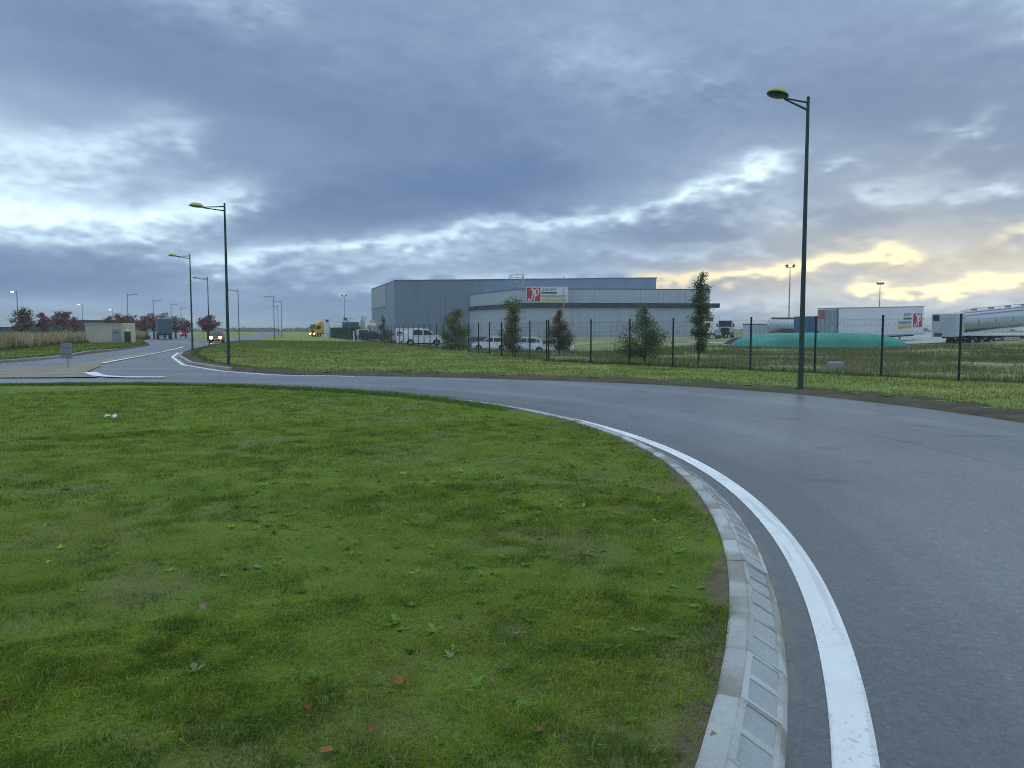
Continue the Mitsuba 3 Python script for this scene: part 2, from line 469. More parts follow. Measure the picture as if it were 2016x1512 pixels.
soil_band = verges.intersection(road.buffer(1.0)).difference(REGION.exterior.buffer(1))
near_zone = sbox(-45, -30, 40, 90)
soil_near = soil_band.intersection(near_zone)
structure('soil_edge', patch(soil_near, (0, .12, .3, .6), .28, 3, lambda x, y, d: z_lawn(x, y, d) + .012 + (rough(x, y, 2.6, 9) * .14 + rough(x, y, 9, 2) * .06) * ss(.05, .3, d)), 'soil',
          'strip of bare dark earth between asphalt and grass', 'soil')
lawn = verges.difference(yard_area).difference(road.buffer(.7).intersection(near_zone.buffer(-1)))
structure('lawn', patch(lawn, (0, .4, 1.0), .5, 3.5, z_lawn), 'lawn_turf', 'mown grass verge outside the fence', 'lawn')
structure('yard_grass', patch(yard_area.intersection(REGION), (0, .6), .7, 3.5, lambda x, y, d: terrain(x, y) + rough(x, y, .5, 3) * .12 * (1 - ss(60, 120, y))), 'rough_grass_ground', 'rough dry grassland inside the fence', 'grassland')
structure('traffic_island', patch(splitter, (0, .12), .4, 2, lambda x, y, d: .035 + .0 * x), 'gravel', 'beige gravel traffic island between the lanes', 'traffic island')


def paving(name, poly, m, label, lift=.05):
    structure(name, patch(poly, (0, .5), 1.2, 2.5, lambda x, y, d: terrain(x, y) + lift), m, label, 'paving')


mat('yard_asphalt', proc(lambda p, n, uv: mix((.09, .095, .10), (.16, .16, .165), fbm(p.x * .3, p.y * .3, 1, 4))), .6)
paving('car_park', Polygon([(-17.0, 100), (-11.8, 84), (-7.6, 71), (7.5, 68.5), (8.5, 80), (2, 118), (-14, 136), (-27.5, 136)]), 'yard_asphalt', 'asphalt car park beside the warehouse')
paving('trailer_yard', Polygon([(27, 74.5), (33, 73.2), (47, 72), (90, 72), (110, 160), (60, 160), (48, 108), (20, 96)]), 'yard_concrete', 'pale concrete yard under the parked trailers')

# the island: a disc of turf, its kerb, the white line round it


def z_island(x, y):
    d = np.hypot(np.asarray(x) - CX, np.asarray(y) - CY)
    z = .10 - .055 * ss(9, 20, y) + rough(x, y, .7, 8) * .04 + rough(x, y, 2.8, 6) * .02
    return np.where(d > 13.5, z * (1 - ss(13.5, 14.1, d)) + ss(13.5, 14.1, d) * (.105 - .04 * ss(12, 22, y)), z)


_rr = np.concatenate([np.linspace(0.01, 9, 24), np.linspace(9.2, 14.12, 56)])
_tt = np.linspace(0, 2 * np.pi, 421)[:-1]
_x, _y = CX + np.outer(_rr, np.cos(_tt)), CY + np.outer(_rr, np.sin(_tt))
_i, _j = np.meshgrid(np.arange(len(_rr) - 1), np.arange(420), indexing='ij')
_q = np.stack([_i * 420 + _j, (_i + 1) * 420 + _j, (_i + 1) * 420 + (_j + 1) % 420, _i * 420 + (_j + 1) % 420], -1).reshape(-1, 4)
structure('island_ground', (np.c_[_x.ravel(), _y.ravel(), z_island(_x, _y).ravel()], _q), 'island_turf', 'soil of the round grass island in the foreground', 'ground')


def arc_sheet(r0, r1, a0, a1, z, n=360, cx=CX, cy=CY):
    a = np.radians(np.linspace(a0, a1, n))
    v = np.vstack([np.c_[cx + r0 * np.cos(a), cy + r0 * np.sin(a), np.full(n, z)], np.c_[cx + r1 * np.cos(a), cy + r1 * np.sin(a), np.full(n, z)]])
    k = np.arange(n - 1)
    return v, np.stack([k, k + n, k + n + 1, k + 1], 1)


structure('edge_line', arc_sheet(14.545, 14.715, -100, 230, .004, 700), 'road_paint', 'solid white line painted round the island kerb', 'road marking', False)
kerb = uniq('kerb')
labels[kerb] = {'label': 'sloping concrete kerb with cast recesses round the island', 'category': 'kerb', 'kind': 'structure'}
body = MB().extrude(Polygon([(0, -.14), (0, .118), (.012, .126), (.094, .126), (.264, .030), (.275, .024), (.285, .0), (.285, -.14)]), .494, XZ, (0, .247, 0))
frame = Polygon([(.004, -.245), (.190, -.245), (.190, .245), (.004, .245)])
for y0, y1 in ((-.212, -.034), (.034, .212)):
    frame = frame.difference(sbox(.040, y0, .156, y1).buffer(.010))
sl = math.atan2(.096, .170)
ridges = MB().extrude(frame, .013, roty(sl), (.094, 0, .1225))
pan = MB()
for y0, y1 in ((-.226, -.018), (.018, .226)):
    pan.box((.094 + .098 * math.cos(sl) + .002 * math.sin(sl), (y0 + y1) / 2, .1235 - .098 * math.sin(sl) + .003), (.142, y1 - y0, .006), roty(sl))
_bv = [mikit.ply((np.vstack(body.v), np.vstack(body.f)), f'kerb_concrete_{c}') for c in 'abc']
_rv = [mikit.ply((np.vstack(ridges.v), np.vstack(ridges.f)), f'kerb_concrete_{c}') for c in 'cab']
_pv = mikit.ply((np.vstack(pan.v), np.vstack(pan.f)), 'kerb_recess')
STEP = math.degrees(.5 / 14.38)
for k in range(58):
    a = -36 + STEP * k
    ar = math.radians(a)
    dz = -.04 * float(ss(12, 22, CY + 14.3 * math.sin(ar)))
    M = T4().translate([CX + 14.095 * math.cos(ar), CY + 14.095 * math.sin(ar), dz + rng.uniform(-.004, .004)]).rotate([0, 0, 1], a + rng.uniform(-.12, .12)).rotate([0, 1, 0], rng.uniform(-.5, .5))
    s = put('stone', _bv[rng.integers(3)], None, kerb, to_world=M)
    put('ridge_frame', _rv[rng.integers(3)], None, s, to_world=M)
    put('recess', _pv, None, s, to_world=M)
_a = np.radians(np.linspace(-36 + STEP * 57.5, 360 - 36 - STEP * .5, 400))
_prof = np.array([(14.095, -.14), (14.095, .055), (14.2, .058), (14.36, .0), (14.38, -.14)])
_v = np.vstack([np.c_[CX + r * np.cos(_a), CY + r * np.sin(_a), np.full(400, z)] for r, z in _prof])
_k = np.arange(399)
put('far_stones', (_v, np.vstack([np.stack([i * 400 + _k, (i + 1) * 400 + _k, (i + 1) * 400 + _k + 1, i * 400 + _k + 1], 1) for i in range(4)])), 'kerb_concrete_b', kerb, kind='stuff')


def band_along(line, width, z):
    """A flat strip of the given width along a line of (x, y)."""
    p = np.asarray(line, float)
    t = np.gradient(p, axis=0)
    t /= np.linalg.norm(t, axis=1, keepdims=True)
    nrm = np.c_[-t[:, 1], t[:, 0]]
    n = len(p)
    v = np.vstack([np.c_[p + nrm * width / 2, np.full(n, z)], np.c_[p - nrm * width / 2, np.full(n, z)]])
    k = np.arange(n - 1)
    return v, np.stack([k, k + n, k + n + 1, k + 1], 1)


def smooth_line(pts, step=.4):
    p = np.asarray(pts, float)
    s = np.r_[0, np.cumsum(np.linalg.norm(np.diff(p, axis=0), axis=1))]
    from scipy.interpolate import CubicSpline
    q = np.arange(0, s[-1], step)
    return np.c_[CubicSpline(s, p[:, 0])(q), CubicSpline(s, p[:, 1])(q)]


_edge = max(getattr(road, 'geoms', [road]), key=lambda q: q.area)
_ext = _edge.buffer(-.32).exterior
_pts = np.array([_ext.interpolate(s).coords[0] for s in np.arange(0, _ext.length, .4)])
_sel = (_pts[:, 0] > -24.5) & (_pts[:, 0] < -6.5) & (_pts[:, 1] > 26.5) & (_pts[:, 1] < 56) & (_pts[:, 1] > 20 - _pts[:, 0] * 1.0) | ((_pts[:, 0] > -17) & (_pts[:, 0] < -5.5) & (_pts[:, 1] > 26) & (_pts[:, 1] < 40))
_nose = _pts[_sel]
_nose = _nose[np.argsort(_nose[:, 0])]
structure('nose_line', band_along(_nose, .16, .004), 'road_paint', 'thin white line curving round the nose of the grass verge', 'road marking', False)
structure('lane_line', band_along(smooth_line([(-20.0, 37.0), (-21.6, 42), (-23.7, 49), (-26.2, 57), (-28.5, 64), (-32, 74)]), .24, .04), 'road_paint', 'broad white line along the traffic island', 'road marking', False)
structure('island_tip_marking', band_along(smooth_line([(-16.3, 29.2), (-15.0, 27.4), (-14.0, 26.5), (-13.0, 26.2), (-12.0, 26.2)], .2), .42, .04), 'road_paint', 'white painted tip of the traffic island', 'road marking', False)

_kl = _edge.buffer(.05).exterior
_kp = np.array([_kl.interpolate(s).coords[0] for s in np.arange(0, _kl.length, .5)])
_kp = _kp[(_kp[:, 0] > -23) & (_kp[:, 0] < -11.2) & (_kp[:, 1] > 29) & (_kp[:, 1] < 52) & (_kp[:, 0] > -24 + (_kp[:, 1] - 46) * -.42)]
_kp = _kp[np.argsort(_kp[:, 0])]
nose_kerb = uniq('nose_kerb')
labels[nose_kerb] = {'label': 'weathered pale kerb round the nose of the grass verge', 'category': 'kerb', 'kind': 'structure'}
for a, b in zip(_kp[:-1:2], _kp[2::2]):
    m, d = (a + b) / 2, b - a
    if np.linalg.norm(d) < 2.2:
        MB().box((m[0], m[1], .02), (np.linalg.norm(d) - .02, .16, .22), rotz(math.atan2(d[1], d[0])), .015).build('stone', 'old_kerb', nose_kerb)
_lp = smooth_line([(-30, 27), (-26.6, 33.2), (-25.75, 38), (-27.45, 46.6), (-31.9, 61.5)], 1.0)
left_kerb = uniq('verge_kerb')
labels[left_kerb] = {'label': 'pale kerb along the grass verge on the left', 'category': 'kerb', 'kind': 'structure'}
for a, b in zip(_lp[:-1], _lp[1:]):
    m, d = (a + b) / 2, b - a
    MB().box((m[0], m[1], .03), (np.linalg.norm(d) - .02, .22, .24), rotz(math.atan2(d[1], d[0])), .02).build('stone', 'old_kerb', left_kerb)

# ---------------------------------------------------------------- materials of the objects
mat('cladding_blue', proc(lambda p, n, uv: (1 - .13 * smoothstep(.50, .74, fbm(p.x * .9, p.y * .9, p.z * .05, 4))) * mi.Color3f(.21, .265, .345) * (.94 + .12 * fbm(p.x * .12, p.y * .12, p.z * .2, 3)) * (1 - .10 * smoothstep(.9, .98, dr.abs(2 * (p.x * 1.0 - dr.floor(p.x * 1.0)) - 1)))), .55)
mat('cladding_grey', proc(lambda p, n, uv: (1 - .11 * smoothstep(.50, .74, fbm(p.x * 1.1, p.y * 1.1, p.z * .06, 4))) * mi.Color3f(.47, .515, .575) * (.95 + .10 * fbm(p.x * .12, p.y * .12, p.z * .2, 3)) * (1 - .06 * smoothstep(.92, .98, dr.abs(2 * (p.z * .9 - dr.floor(p.z * .9)) - 1)))), .5)
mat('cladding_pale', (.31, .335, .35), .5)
mat('facade_band', (.042, .042, .06), .35)
mat('flashing', (.12, .15, .21), .4)
mat('sign_back', (.24, .27, .29), .6)
mat('galvanised', (.42, .44, .46), .45, .6)
mat('sign_white', (.78, .79, .80), .4)
mat('sign_red', (.52, .035, .05), .4)
mat('sign_green', (.02, .17, .10), .45)
mat('sign_yellow', (.62, .46, .10), .45)
mat('letter_grey', (.13, .20, .19), .5)
mat('pole_green', (.030, .060, .055), .38)
mat('lantern_lime', (.42, .47, .06), .4)
mat('lantern_bowl', (.035, .055, .065), .15)
mat('fence_green', (.012, .022, .024), .45)
mat('screen_green', proc(lambda p, n, uv: mix((.012, .045, .045), (.03, .075, .07), fbm(p.x * .7, p.y * .7, p.z * 2, 3))), .8)
mat('car_white', (.86, .87, .87), .25, clearcoat=.8)
mat('car_silver', (.42, .44, .47), .25, .3, clearcoat=.8)
mat('car_mauve', (.20, .20, .25), .25, .3, clearcoat=.8)
mat('car_dark', (.03, .04, .07), .25, clearcoat=.8)
mat('car_rust', (.20, .05, .03), .3, clearcoat=.6)
mat('car_red', (.42, .05, .05), .3, clearcoat=.6)
mat('vehicle_glass', (.02, .03, .035), .08, spec=.6)
mat('rubber', (.018, .018, .02), .8)
mat('rim_alloy', (.45, .46, .48), .35, .7)
mat('black_plastic', (.022, .023, .026), .55)
mat('lamp_clear', (.7, .72, .74), .12)
mat('lamp_red', (.45, .02, .02), .2)
mat('truck_yellow', (.72, .36, .02), .3, clearcoat=.5)
mat('truck_blue', (.05, .11, .23), .35)
mat('box_grey', (.07, .12, .15), .5)
mat('box_side', (.17, .21, .24), .5)
mat('trailer_white', proc(lambda p, n, uv: mi.Color3f(.80, .80, .81) * (.88 + .16 * fbm(p.x * .6, p.y * .6, p.z * 1.2, 4))), .4)
mat('door_grey', proc(lambda p, n, uv: mi.Color3f(.36, .40, .43) * (.85 + .3 * fbm(p.x * 1.5, p.y * 1.5, p.z * .6, 3))), .45)
mat('door_red', (.40, .13, .12), .5)
mat('tank_silver', proc(lambda p, n, uv: mi.Color3f(.60, .64, .70) * (.86 + .22 * fbm(p.x * .5, p.y * .5, p.z * 3, 4))), .34, .55)
mat('tank_white', (.56, .60, .66), .4)
mat('rust_brown', (.20, .09, .07), .7)
mat('bladder_teal', proc(lambda p, n, uv: mix((.012, .20, .155), (.025, .31, .235), fbm(p.x * .5, p.y * .5, p.z, 3)) * (.92 + .16 * smoothstep(.4, .6, noise(p.x * .9, 2)))), .42)
mat('cabin_beige', proc(lambda p, n, uv: mi.Color3f(.56, .515, .42) * (.82 + .34 * fbm(p.x * .8, p.y * .8, p.z * 1.6, 4))), .8)
mat('cabin_cream', (.62, .56, .36), .7)
mat('bin_green', (.02, .045, .04), .5)
mat('shed_navy', (.022, .035, .065), .5)
mat('shed_roof', (.045, .065, .095), .5)
mat('cream_steel', (.52, .50, .44), .5)
mat('olive_steel', (.11, .12, .06), .6)
mat('bark', proc(lambda p, n, uv: mix((.045, .035, .028), (.14, .11, .085), fbm(p.x * 9, p.y * 9, p.z * 3, 3))), .9, spec=.2)
mat('litter_white', (.78, .80, .80), .6)
for _n, _e in (('headlight_glow', (1.3, .95, .50)), ('tail_glow', (.55, .035, .02)), ('street_glow', (1.2, 1.2, 1.25))):
    scene[_n] = {'type': 'diffuse', 'reflectance': rgb(.5, .5, .5)}
GLOW = {'headlight_glow': (2.6, 1.5, .52), 'tail_glow': (.50, .05, .03), 'street_glow': (4.0, 4.1, 4.3)}


def glow(mb, name, m, parent, M=None):
    key = mb.build(name, m, parent, M)
    scene[key]['emitter'] = {'type': 'area', 'radiance': rgb(*GLOW[m])}
    return key


leafmat('leaf_grey_green', proc(lambda p, n, uv: mix((.14, .165, .08), (.30, .31, .16), noise(p.x * 5, p.y * 5, p.z * 5))))
leafmat('leaf_dark_green', proc(lambda p, n, uv: mix((.09, .13, .07), (.24, .28, .14), noise(p.x * 4, p.y * 4, p.z * 4))))
leafmat('leaf_rust', proc(lambda p, n, uv: mix(mix((.22, .11, .06), (.30, .19, .10), noise(p.x * 6, p.y * 6, p.z * 6)), (.13, .15, .075), smoothstep(2.0, 1.0, p.z))))
leafmat('leaf_wine', proc(lambda p, n, uv: mix((.20, .085, .085), (.36, .15, .14), noise(p.x * 1.3, p.y * 1.3, p.z * 1.3))))
leafmat('leaf_brown', proc(lambda p, n, uv: mix((.16, .115, .09), (.32, .19, .14), noise(p.x * 1.1, p.y * 1.1, p.z * 1.1))))
mat('leaf_far', (.03, .045, .03), .9)
scene['blade'] = {'type': 'principledthin', 'base_color': {'type': 'mesh_attribute', 'name': 'vertex_color'}, 'roughness': .55, 'diff_trans': .9, 'spec_trans': 0.0}

# ---------------------------------------------------------------- street lamps
_dome = trimesh.creation.icosphere(subdivisions=2, radius=1.0)


def half_ball(sx, sy, sz, lo):
    """The part of an ellipsoid above (lo = 0) or below (lo = 1) its middle, closed."""
    b = trimesh.intersections.slice_mesh_plane(_dome, [0, 0, -1 if lo else 1], [0, 0, 0], cap=False)
    return np.asarray(b.vertices) * [sx, sy, sz], np.asarray(b.faces)


def street_lamp(x, y, ang, label, group, H=7.3, lit=False, fine=True, arm=.95, z=None, r=.056):
    k = thing('street_lamp', label, 'street lamp', group)
    M = (rotz(ang), at(x, y) if z is None else (x, y, z))
    n = 14 if fine else 6
    MB().tube([(0, 0, -.2), (0, 0, 2.2), (0, 0, H)], [r * 1.35, r * 1.15, r * .72], n).build('pole', 'pole_green', k, M, 40)
    if fine:
        MB().cyl((0, 0, -.05), (0, 0, .025), r * 2.4, 14).build('base_plate', 'pole_green', k, M)
        MB().box((-r * 1.25, 0, .85), (.02, .09, .36)).build('hatch', 'pole_green', k, M)
    b = MB().tube([(0, 0, H - .15), (arm, 0, H - .19)], [.026, .022], n).tube([(0, 0, H - .34), (arm * .99, 0, H - .215)], [.030, .022], n)
    b.build('bracket', 'pole_green', k, M, 40)
    c = np.array([arm + .27, 0, H - .15])
    tilt = roty(-.10)
    v, f = half_ball(.31, .21, .165, 0)
    MB().add(v @ tilt.T + c, f).build('lantern_cover', 'lantern_lime', k, M, True)
    v, f = half_ball(.305, .205, .055, 1)
    b = MB().add(v @ tilt.T + c, f)
    if lit:
        glow(b, 'lantern_bowl', 'street_glow', k, M)
    else:
        b.build('lantern_bowl', 'lantern_bowl', k, M, True)
    if fine:
        MB().tube([(c + tilt @ np.array([.312 * math.cos(a), .212 * math.sin(a), 0])) for a in np.linspace(0, 2 * np.pi, 25)], .014, 5, False).build('rim', 'pole_green', k, M, True)
    return k


G1, G2 = 'street lamps along the road', 'far street lamps beyond the road'
street_lamp(7.7, 20.2, math.radians(213), 'tall dark green street lamp nearest the camera, lime lantern on its left', None, H=7.6)
street_lamp(-12.7, 34.0, math.radians(183), 'street lamp on the nose of the lawn, second largest, lime lantern pointing left', G1, H=7.15)
street_lamp(-24.4, 58.0, math.radians(190), 'street lamp behind the nose of the lawn, right of the grey lorry', G1)
street_lamp(-32.9, 82.6, math.radians(198), 'street lamp rising over the wine red umbrella shaped tree', G1, fine=False)
street_lamp(-38.4, 107.0, math.radians(200), 'street lamp just right of the nose lamp, beside the gravelly junction', G1, fine=False)
street_lamp(-40.0, 128.0, math.radians(200), 'left lamp of the three thin ones left of the yellow truck', G2, fine=False)
street_lamp(-55.0, 179.0, math.radians(200), 'middle lamp of the three thin ones left of the yellow truck, the shortest', G2, fine=False)
street_lamp(-44.8, 148.0, math.radians(200), 'right lamp of the three thin ones left of the yellow truck', G2, fine=False)
street_lamp(-60.0, 119.0, math.radians(25), 'lamp with its arm to the right, left of the grey lorry, tallest of its row', G2, fine=False)
street_lamp(-67.3, 143.0, math.radians(25), 'lamp with its arm to the right, above the red trees just left of the lorry', G2, fine=False)
street_lamp(-73.8, 165.0, math.radians(25), 'faint lamp with its arm to the right, above the right end of the lorry', G2, fine=False)
street_lamp(-83.0, 191.0, math.radians(25), 'faintest lamp of the row with arms to the right, between lorry and nose lamps', G2, fine=False)
G3 = 'lit street lamps at dusk'
street_lamp(-72.4, 111.6, math.radians(170), 'lit white lamp above the big rust brown tree at the far left', G3, lit=True, fine=False, arm=.5)
street_lamp(-93.0, 165.0, math.radians(170), 'lit white lamp above the beige cabin', G3, lit=True, fine=False, arm=.5)
street_lamp(-110.0, 210.0, math.radians(170), 'smallest lit lamp, right of the beige cabin', G3, lit=True, fine=False, arm=.5)


def flood_mast(x, y, H, label, heads, ang=0.0):
    k = thing('floodlight_mast', label, 'floodlight', 'floodlight masts of the haulage yard')
    M = (rotz(ang), at(x, y))
    MB().tube([(0, 0, -.2), (0, 0, H)], [.16, .08], 8).build('mast', 'galvanised', k, M, 40)
    MB().box((0, 0, H + .03), (1.5, .12, .10)).build('crossbar', 'galvanised', k, M)
    for hx, tl in heads:
        MB().box((hx, -.12, H + .34), (.50, .16, .42), roty(tl), .03).box((hx, 0, H + .12), (.06, .06, .2)).build('floodlight', 'flashing', k, M)


flood_mast(-52.3, 238, 12.0, 'floodlight mast with two heads behind the yard, left of the warehouse', [(-.62, .5), (.62, -.5)])
flood_mast(49.8, 137, 12.0, 'slim floodlight mast with two heads behind the green bladder, left of the tall lamp', [(-.62, .3), (.62, -.7)])
flood_mast(93.0, 193, 12.0, 'floodlight mast with a row of heads behind the white trailer', [(-.75, .35), (-.25, 0), (.25, 0), (.75, -.35)])

# ---------------------------------------------------------------- the mesh fence
fence = thing('mesh_fence', 'dark green welded mesh fence on square posts round the haulage yard', 'fence')
PH = 2.03
_post = mikit.ply((lambda m: (np.vstack(m.v), np.vstack(m.f)))(MB().box((0, 0, PH / 2 - .15), (.062, .062, PH + .3), None, .01).box((0, 0, PH + .008), (.07, .07, .02))), 'fence_green')


def wire_panel(L, zl, n_v, n_h):
    m = MB()
    for i in range(n_v):
        m.tube([(L * (i + .5) / n_v, 0, .06), (L * (i + .5) / n_v, 0, PH - .08)], .0016, 3, False)
    for i in range(n_h):
        z = .08 + (PH - .2) * i / (n_h - 1)
        m.tube([(.04, .006, z), (L - .04, .006, z)], .0022, 3, False)
    return mikit.ply((np.vstack(m.v), np.vstack(m.f)), 'fence_green')


_panel, _panel_far = wire_panel(2.5, 0, 48, 10), wire_panel(2.5, 0, 16, 7)
right_posts = [F0 + np.array([12.07, -14.6]) * t for t in (.008, .163, .29, .417, .613, .751, .875, 1.0, 1.125, 1.25, 1.375, 1.5)]
left_posts = [F0 + FD * 2.5 * i for i in range(51)]
for line, cut in ((right_posts, 12), (left_posts, 51)):
    for i, p in enumerate(line[:cut]):
        z = float(terrain(*p))
        put('post', _post, None, fence, to_world=T4().translate([p[0], p[1], z]).rotate([0, 0, 1], 18 if line is left_posts else -50))
    for a, b in zip(line[:-1], line[1:]):
        a, b = np.asarray(a, float), np.asarray(b, float)
        d, h = b - a, float(terrain(*b) - terrain(*a))
        L = float(np.linalg.norm(d))
        sh = np.eye(4)
        sh[:3, 0] = [d[0] / 2.5, d[1] / 2.5, h / 2.5]
        sh[:3, 1] = [-d[1] / L, d[0] / L, 0]
        sh[:3, 3] = [a[0], a[1], float(terrain(*a))]
        put('wire_panel', _panel if a[1] < 45 else _panel_far, None, fence, to_world=T4(sh.tolist()))
screen = thing('windbreak_screen', 'dark green windbreak cloth along the far end of the fence', 'screen')
for i in range(32, 50, 2):
    a, b = F0 + FD * 2.5 * i, F0 + FD * 2.5 * (i + 2)
    m, d = (a + b) / 2 + FN * .10, b - a
    MB().box((m[0], m[1], float(terrain(*m)) + 1.05), (np.linalg.norm(d) - .04, .02, 2.0), rotz(math.atan2(d[1], d[0]))).build('cloth', 'screen_green', screen)

# ---------------------------------------------------------------- the warehouse
house = thing('warehouse', 'large blue grey metal clad warehouse with a lower pale front block', 'warehouse')
ZB = -.3


def prism(pts, z0, z1):
    p = np.asarray(pts, float)
    m = trimesh.creation.extrude_polygon(Polygon(p), z1 - z0, engine='earcut')
    return MB().mesh(m, None, (0, 0, z0))


tall = [(-43.1, 234), (-29.5, 193), (34.6, 183.4), (42, 236)]
low = [(-10.6, 190.3), (1.9, 165), (43.3, 167), (44.4, 200), (-5, 205)]
prism(tall, ZB, 14.05).build('tall_block', 'cladding_blue', house)
prism(low, ZB, 10.45).build('front_block', 'cladding_grey', house, label='paler grey front block with the sign')
prism([(-43.2, 234.0), (-29.55, 192.85), (34.75, 183.25), (42.15, 236), (41.6, 236), (34.2, 183.9), (-29.1, 193.4), (-42.6, 234)], 14.05, 14.28).build('roof_edge', 'flashing', house)
prism([(-10.75, 190.3), (1.85, 164.85), (43.45, 166.85), (44.55, 200), (44.0, 200), (42.9, 167.35), (2.2, 165.4), (-10.2, 190.5)], 10.45, 10.62).build('roof_edge', 'flashing', house)
band = Polygon([(-10.9, 190.2), (1.7, 164.45), (45.4, 166.5), (45.6, 169.5), (43.5, 169.0), (43.15, 167.4), (2.1, 165.4), (-10.2, 190.5)])
MB().mesh(trimesh.creation.extrude_polygon(band, .98, engine='earcut'), None, (0, 0, 6.52)).build('dark_band', 'facade_band', house, label='dark canopy band across the front')
_c0, _c1 = np.array([-43.1, 234.0]), np.array([-29.5, 193.0])


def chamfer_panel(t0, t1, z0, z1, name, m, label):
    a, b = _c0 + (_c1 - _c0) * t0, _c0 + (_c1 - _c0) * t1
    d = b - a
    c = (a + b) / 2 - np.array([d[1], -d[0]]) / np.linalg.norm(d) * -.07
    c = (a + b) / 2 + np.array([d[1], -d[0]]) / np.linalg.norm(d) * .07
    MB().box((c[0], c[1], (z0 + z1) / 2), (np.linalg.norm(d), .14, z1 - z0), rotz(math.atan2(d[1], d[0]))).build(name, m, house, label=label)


chamfer_panel(.02, .66, 8.2, 13.9, 'wall_panel', 'cladding_pale', 'panel high on the left gable, a reflection painted as a paler colour')  # the reflection on the gable, put into a paler panel colour
chamfer_panel(.02, .66, 7.9, 8.15, 'ledge', 'flashing', None)
chamfer_panel(.74, .99, ZB, 13.9, 'wall_panel', 'cladding_blue', None)
for x0 in np.arange(3.0, 43, 5.0):                          # the wall panels of the front, joints recessed
    for z0, z1 in ((ZB, 3.3), (3.34, 6.48), (7.54, 10.40)):
        y0 = 165 + (x0 - 1.9) * 2 / 41.4
        MB().box((x0 + 2.45, y0 + .115 - .07, (z0 + z1) / 2), (4.9, .12, z1 - z0), rotz(math.atan2(2, 41.4))).build('wall_panel', 'cladding_grey', house)
cage = MB()
for x, y in ((-.2, 170.5), (2.6, 168.6), (2.3, 171), (-.6, 172)):
    cage.tube([(x, y, 10.4), (x, y, 13.9)], .07, 5)
for z in (11.4, 12.4, 13.3, 13.9):
    cage.tube([(-.6, 172, z), (-.2, 170.5, z), (2.6, 168.6, z), (2.3, 171, z)], .06, 5)
for i in range(10):
    cage.tube([(1.0, 169.8, 10.5 + i * .36), (1.5, 169.5, 10.5 + i * .36)], .035, 4)
cage.build('roof_ladder_cage', 'galvanised', house)
pole = thing('flagpole', 'thin bare pole standing in front of the warehouse sign', 'pole')
MB().tube([(10.9, 161.5, 0), (10.9, 161.5, 12.8)], [.11, .05], 8).build('mast', 'galvanised', pole, None, 40)
MB().cyl((10.9, 161.5, 12.8), (10.9, 161.5, 13.0), .12, 8).build('finial', 'galvanised', pole)


def script_jp(s):
    """The monogram: a hooked J and a looped P drawn with a broad pen, in a unit square of side s."""
    def q(pts):
        from scipy.interpolate import CubicSpline
        p = np.array(pts)
        t = np.linspace(0, 1, len(p))
        u = np.linspace(0, 1, 40)
        return np.c_[CubicSpline(t, p[:, 0])(u), CubicSpline(t, p[:, 1])(u)] * s
    j = LineString(q([(.30, .84), (.47, .86), (.46, .60), (.40, .30), (.30, .10), (.17, .09), (.13, .20)])).buffer(.043 * s)
    p1 = LineString(q([(.66, .80), (.63, .55), (.58, .28), (.55, .07)])).buffer(.043 * s)
    p2 = LineString(q([(.55, .62), (.62, .82), (.80, .90), (.88, .76), (.82, .56), (.68, .44), (.58, .42)])).buffer(.041 * s)
    return j.union(p1).union(p2)


def logo(parent, R, o, w, h, flip=False, d=.03):
    """The haulier's sign on a panel w x h whose lower left corner is o; R turns (along, up, out)."""
    q = min(h * .88, w * .33)
    mb = (h - q) / 2
    xs = w - q - mb if flip else mb
    tx = mb if flip else q + mb * 2.2
    tw = w - q - mb * 3.2

    def at_(x, y, out):
        return np.asarray(o) + R @ np.array([x, y, out])
    MB().extrude(sbox(0, 0, q, q), d, R, at_(xs, mb, .004)).build('logo_square', 'sign_red', parent)
    MB().extrude(script_jp(q), d, R, at_(xs, mb, d + .006)).build('monogram', 'sign_white', parent)
    for text, y, name in (('JACKY', .74, 'top_lettering'), ('PERRENOT', .30, 'bottom_lettering')):
        t = meshkit.text_mesh(text, h * .17, d, True)
        v = np.asarray(t.vertices)
        width = tw * (.60 if text == 'JACKY' else .98)
        v = v * [width / (v[:, 0].max() - v[:, 0].min()), 1, 1]
        x0 = tw - width if flip else 0
        MB().add((v - [v[:, 0].min(), 0, 0]) @ R.T + at_(tx + x0, h * y, .004), t.faces).build(name, 'letter_grey', parent)
    bw = tw * .60
    MB().extrude(sbox(0, 0, bw, h * .115), d, R, at_(tx + (tw - bw if flip else 0), h * .555, .004)).build('green_bar', 'sign_green', parent)
    MB().extrude(sbox(0, 0, tw * .98, h * .16), d, R, at_(tx, h * .07, .004)).build('yellow_bar', 'sign_yellow', parent)


board = thing('company_sign', 'white company sign reading JACKY PERRENOT with a red JP square, high on the warehouse', 'sign')
fr = math.atan2(2, 41.4)
Rf = rotz(fr) @ XZ
bo = np.array([2.95, 164.72, 7.62])
MB().extrude(sbox(0, 0, 9.15, 3.36), .18, Rf, bo).build('board', 'sign_white', board)
logo(board, Rf, bo + Rf @ np.array([0, 0, .18]), 9.15, 3.36)

# ---------------------------------------------------------------- vehicles


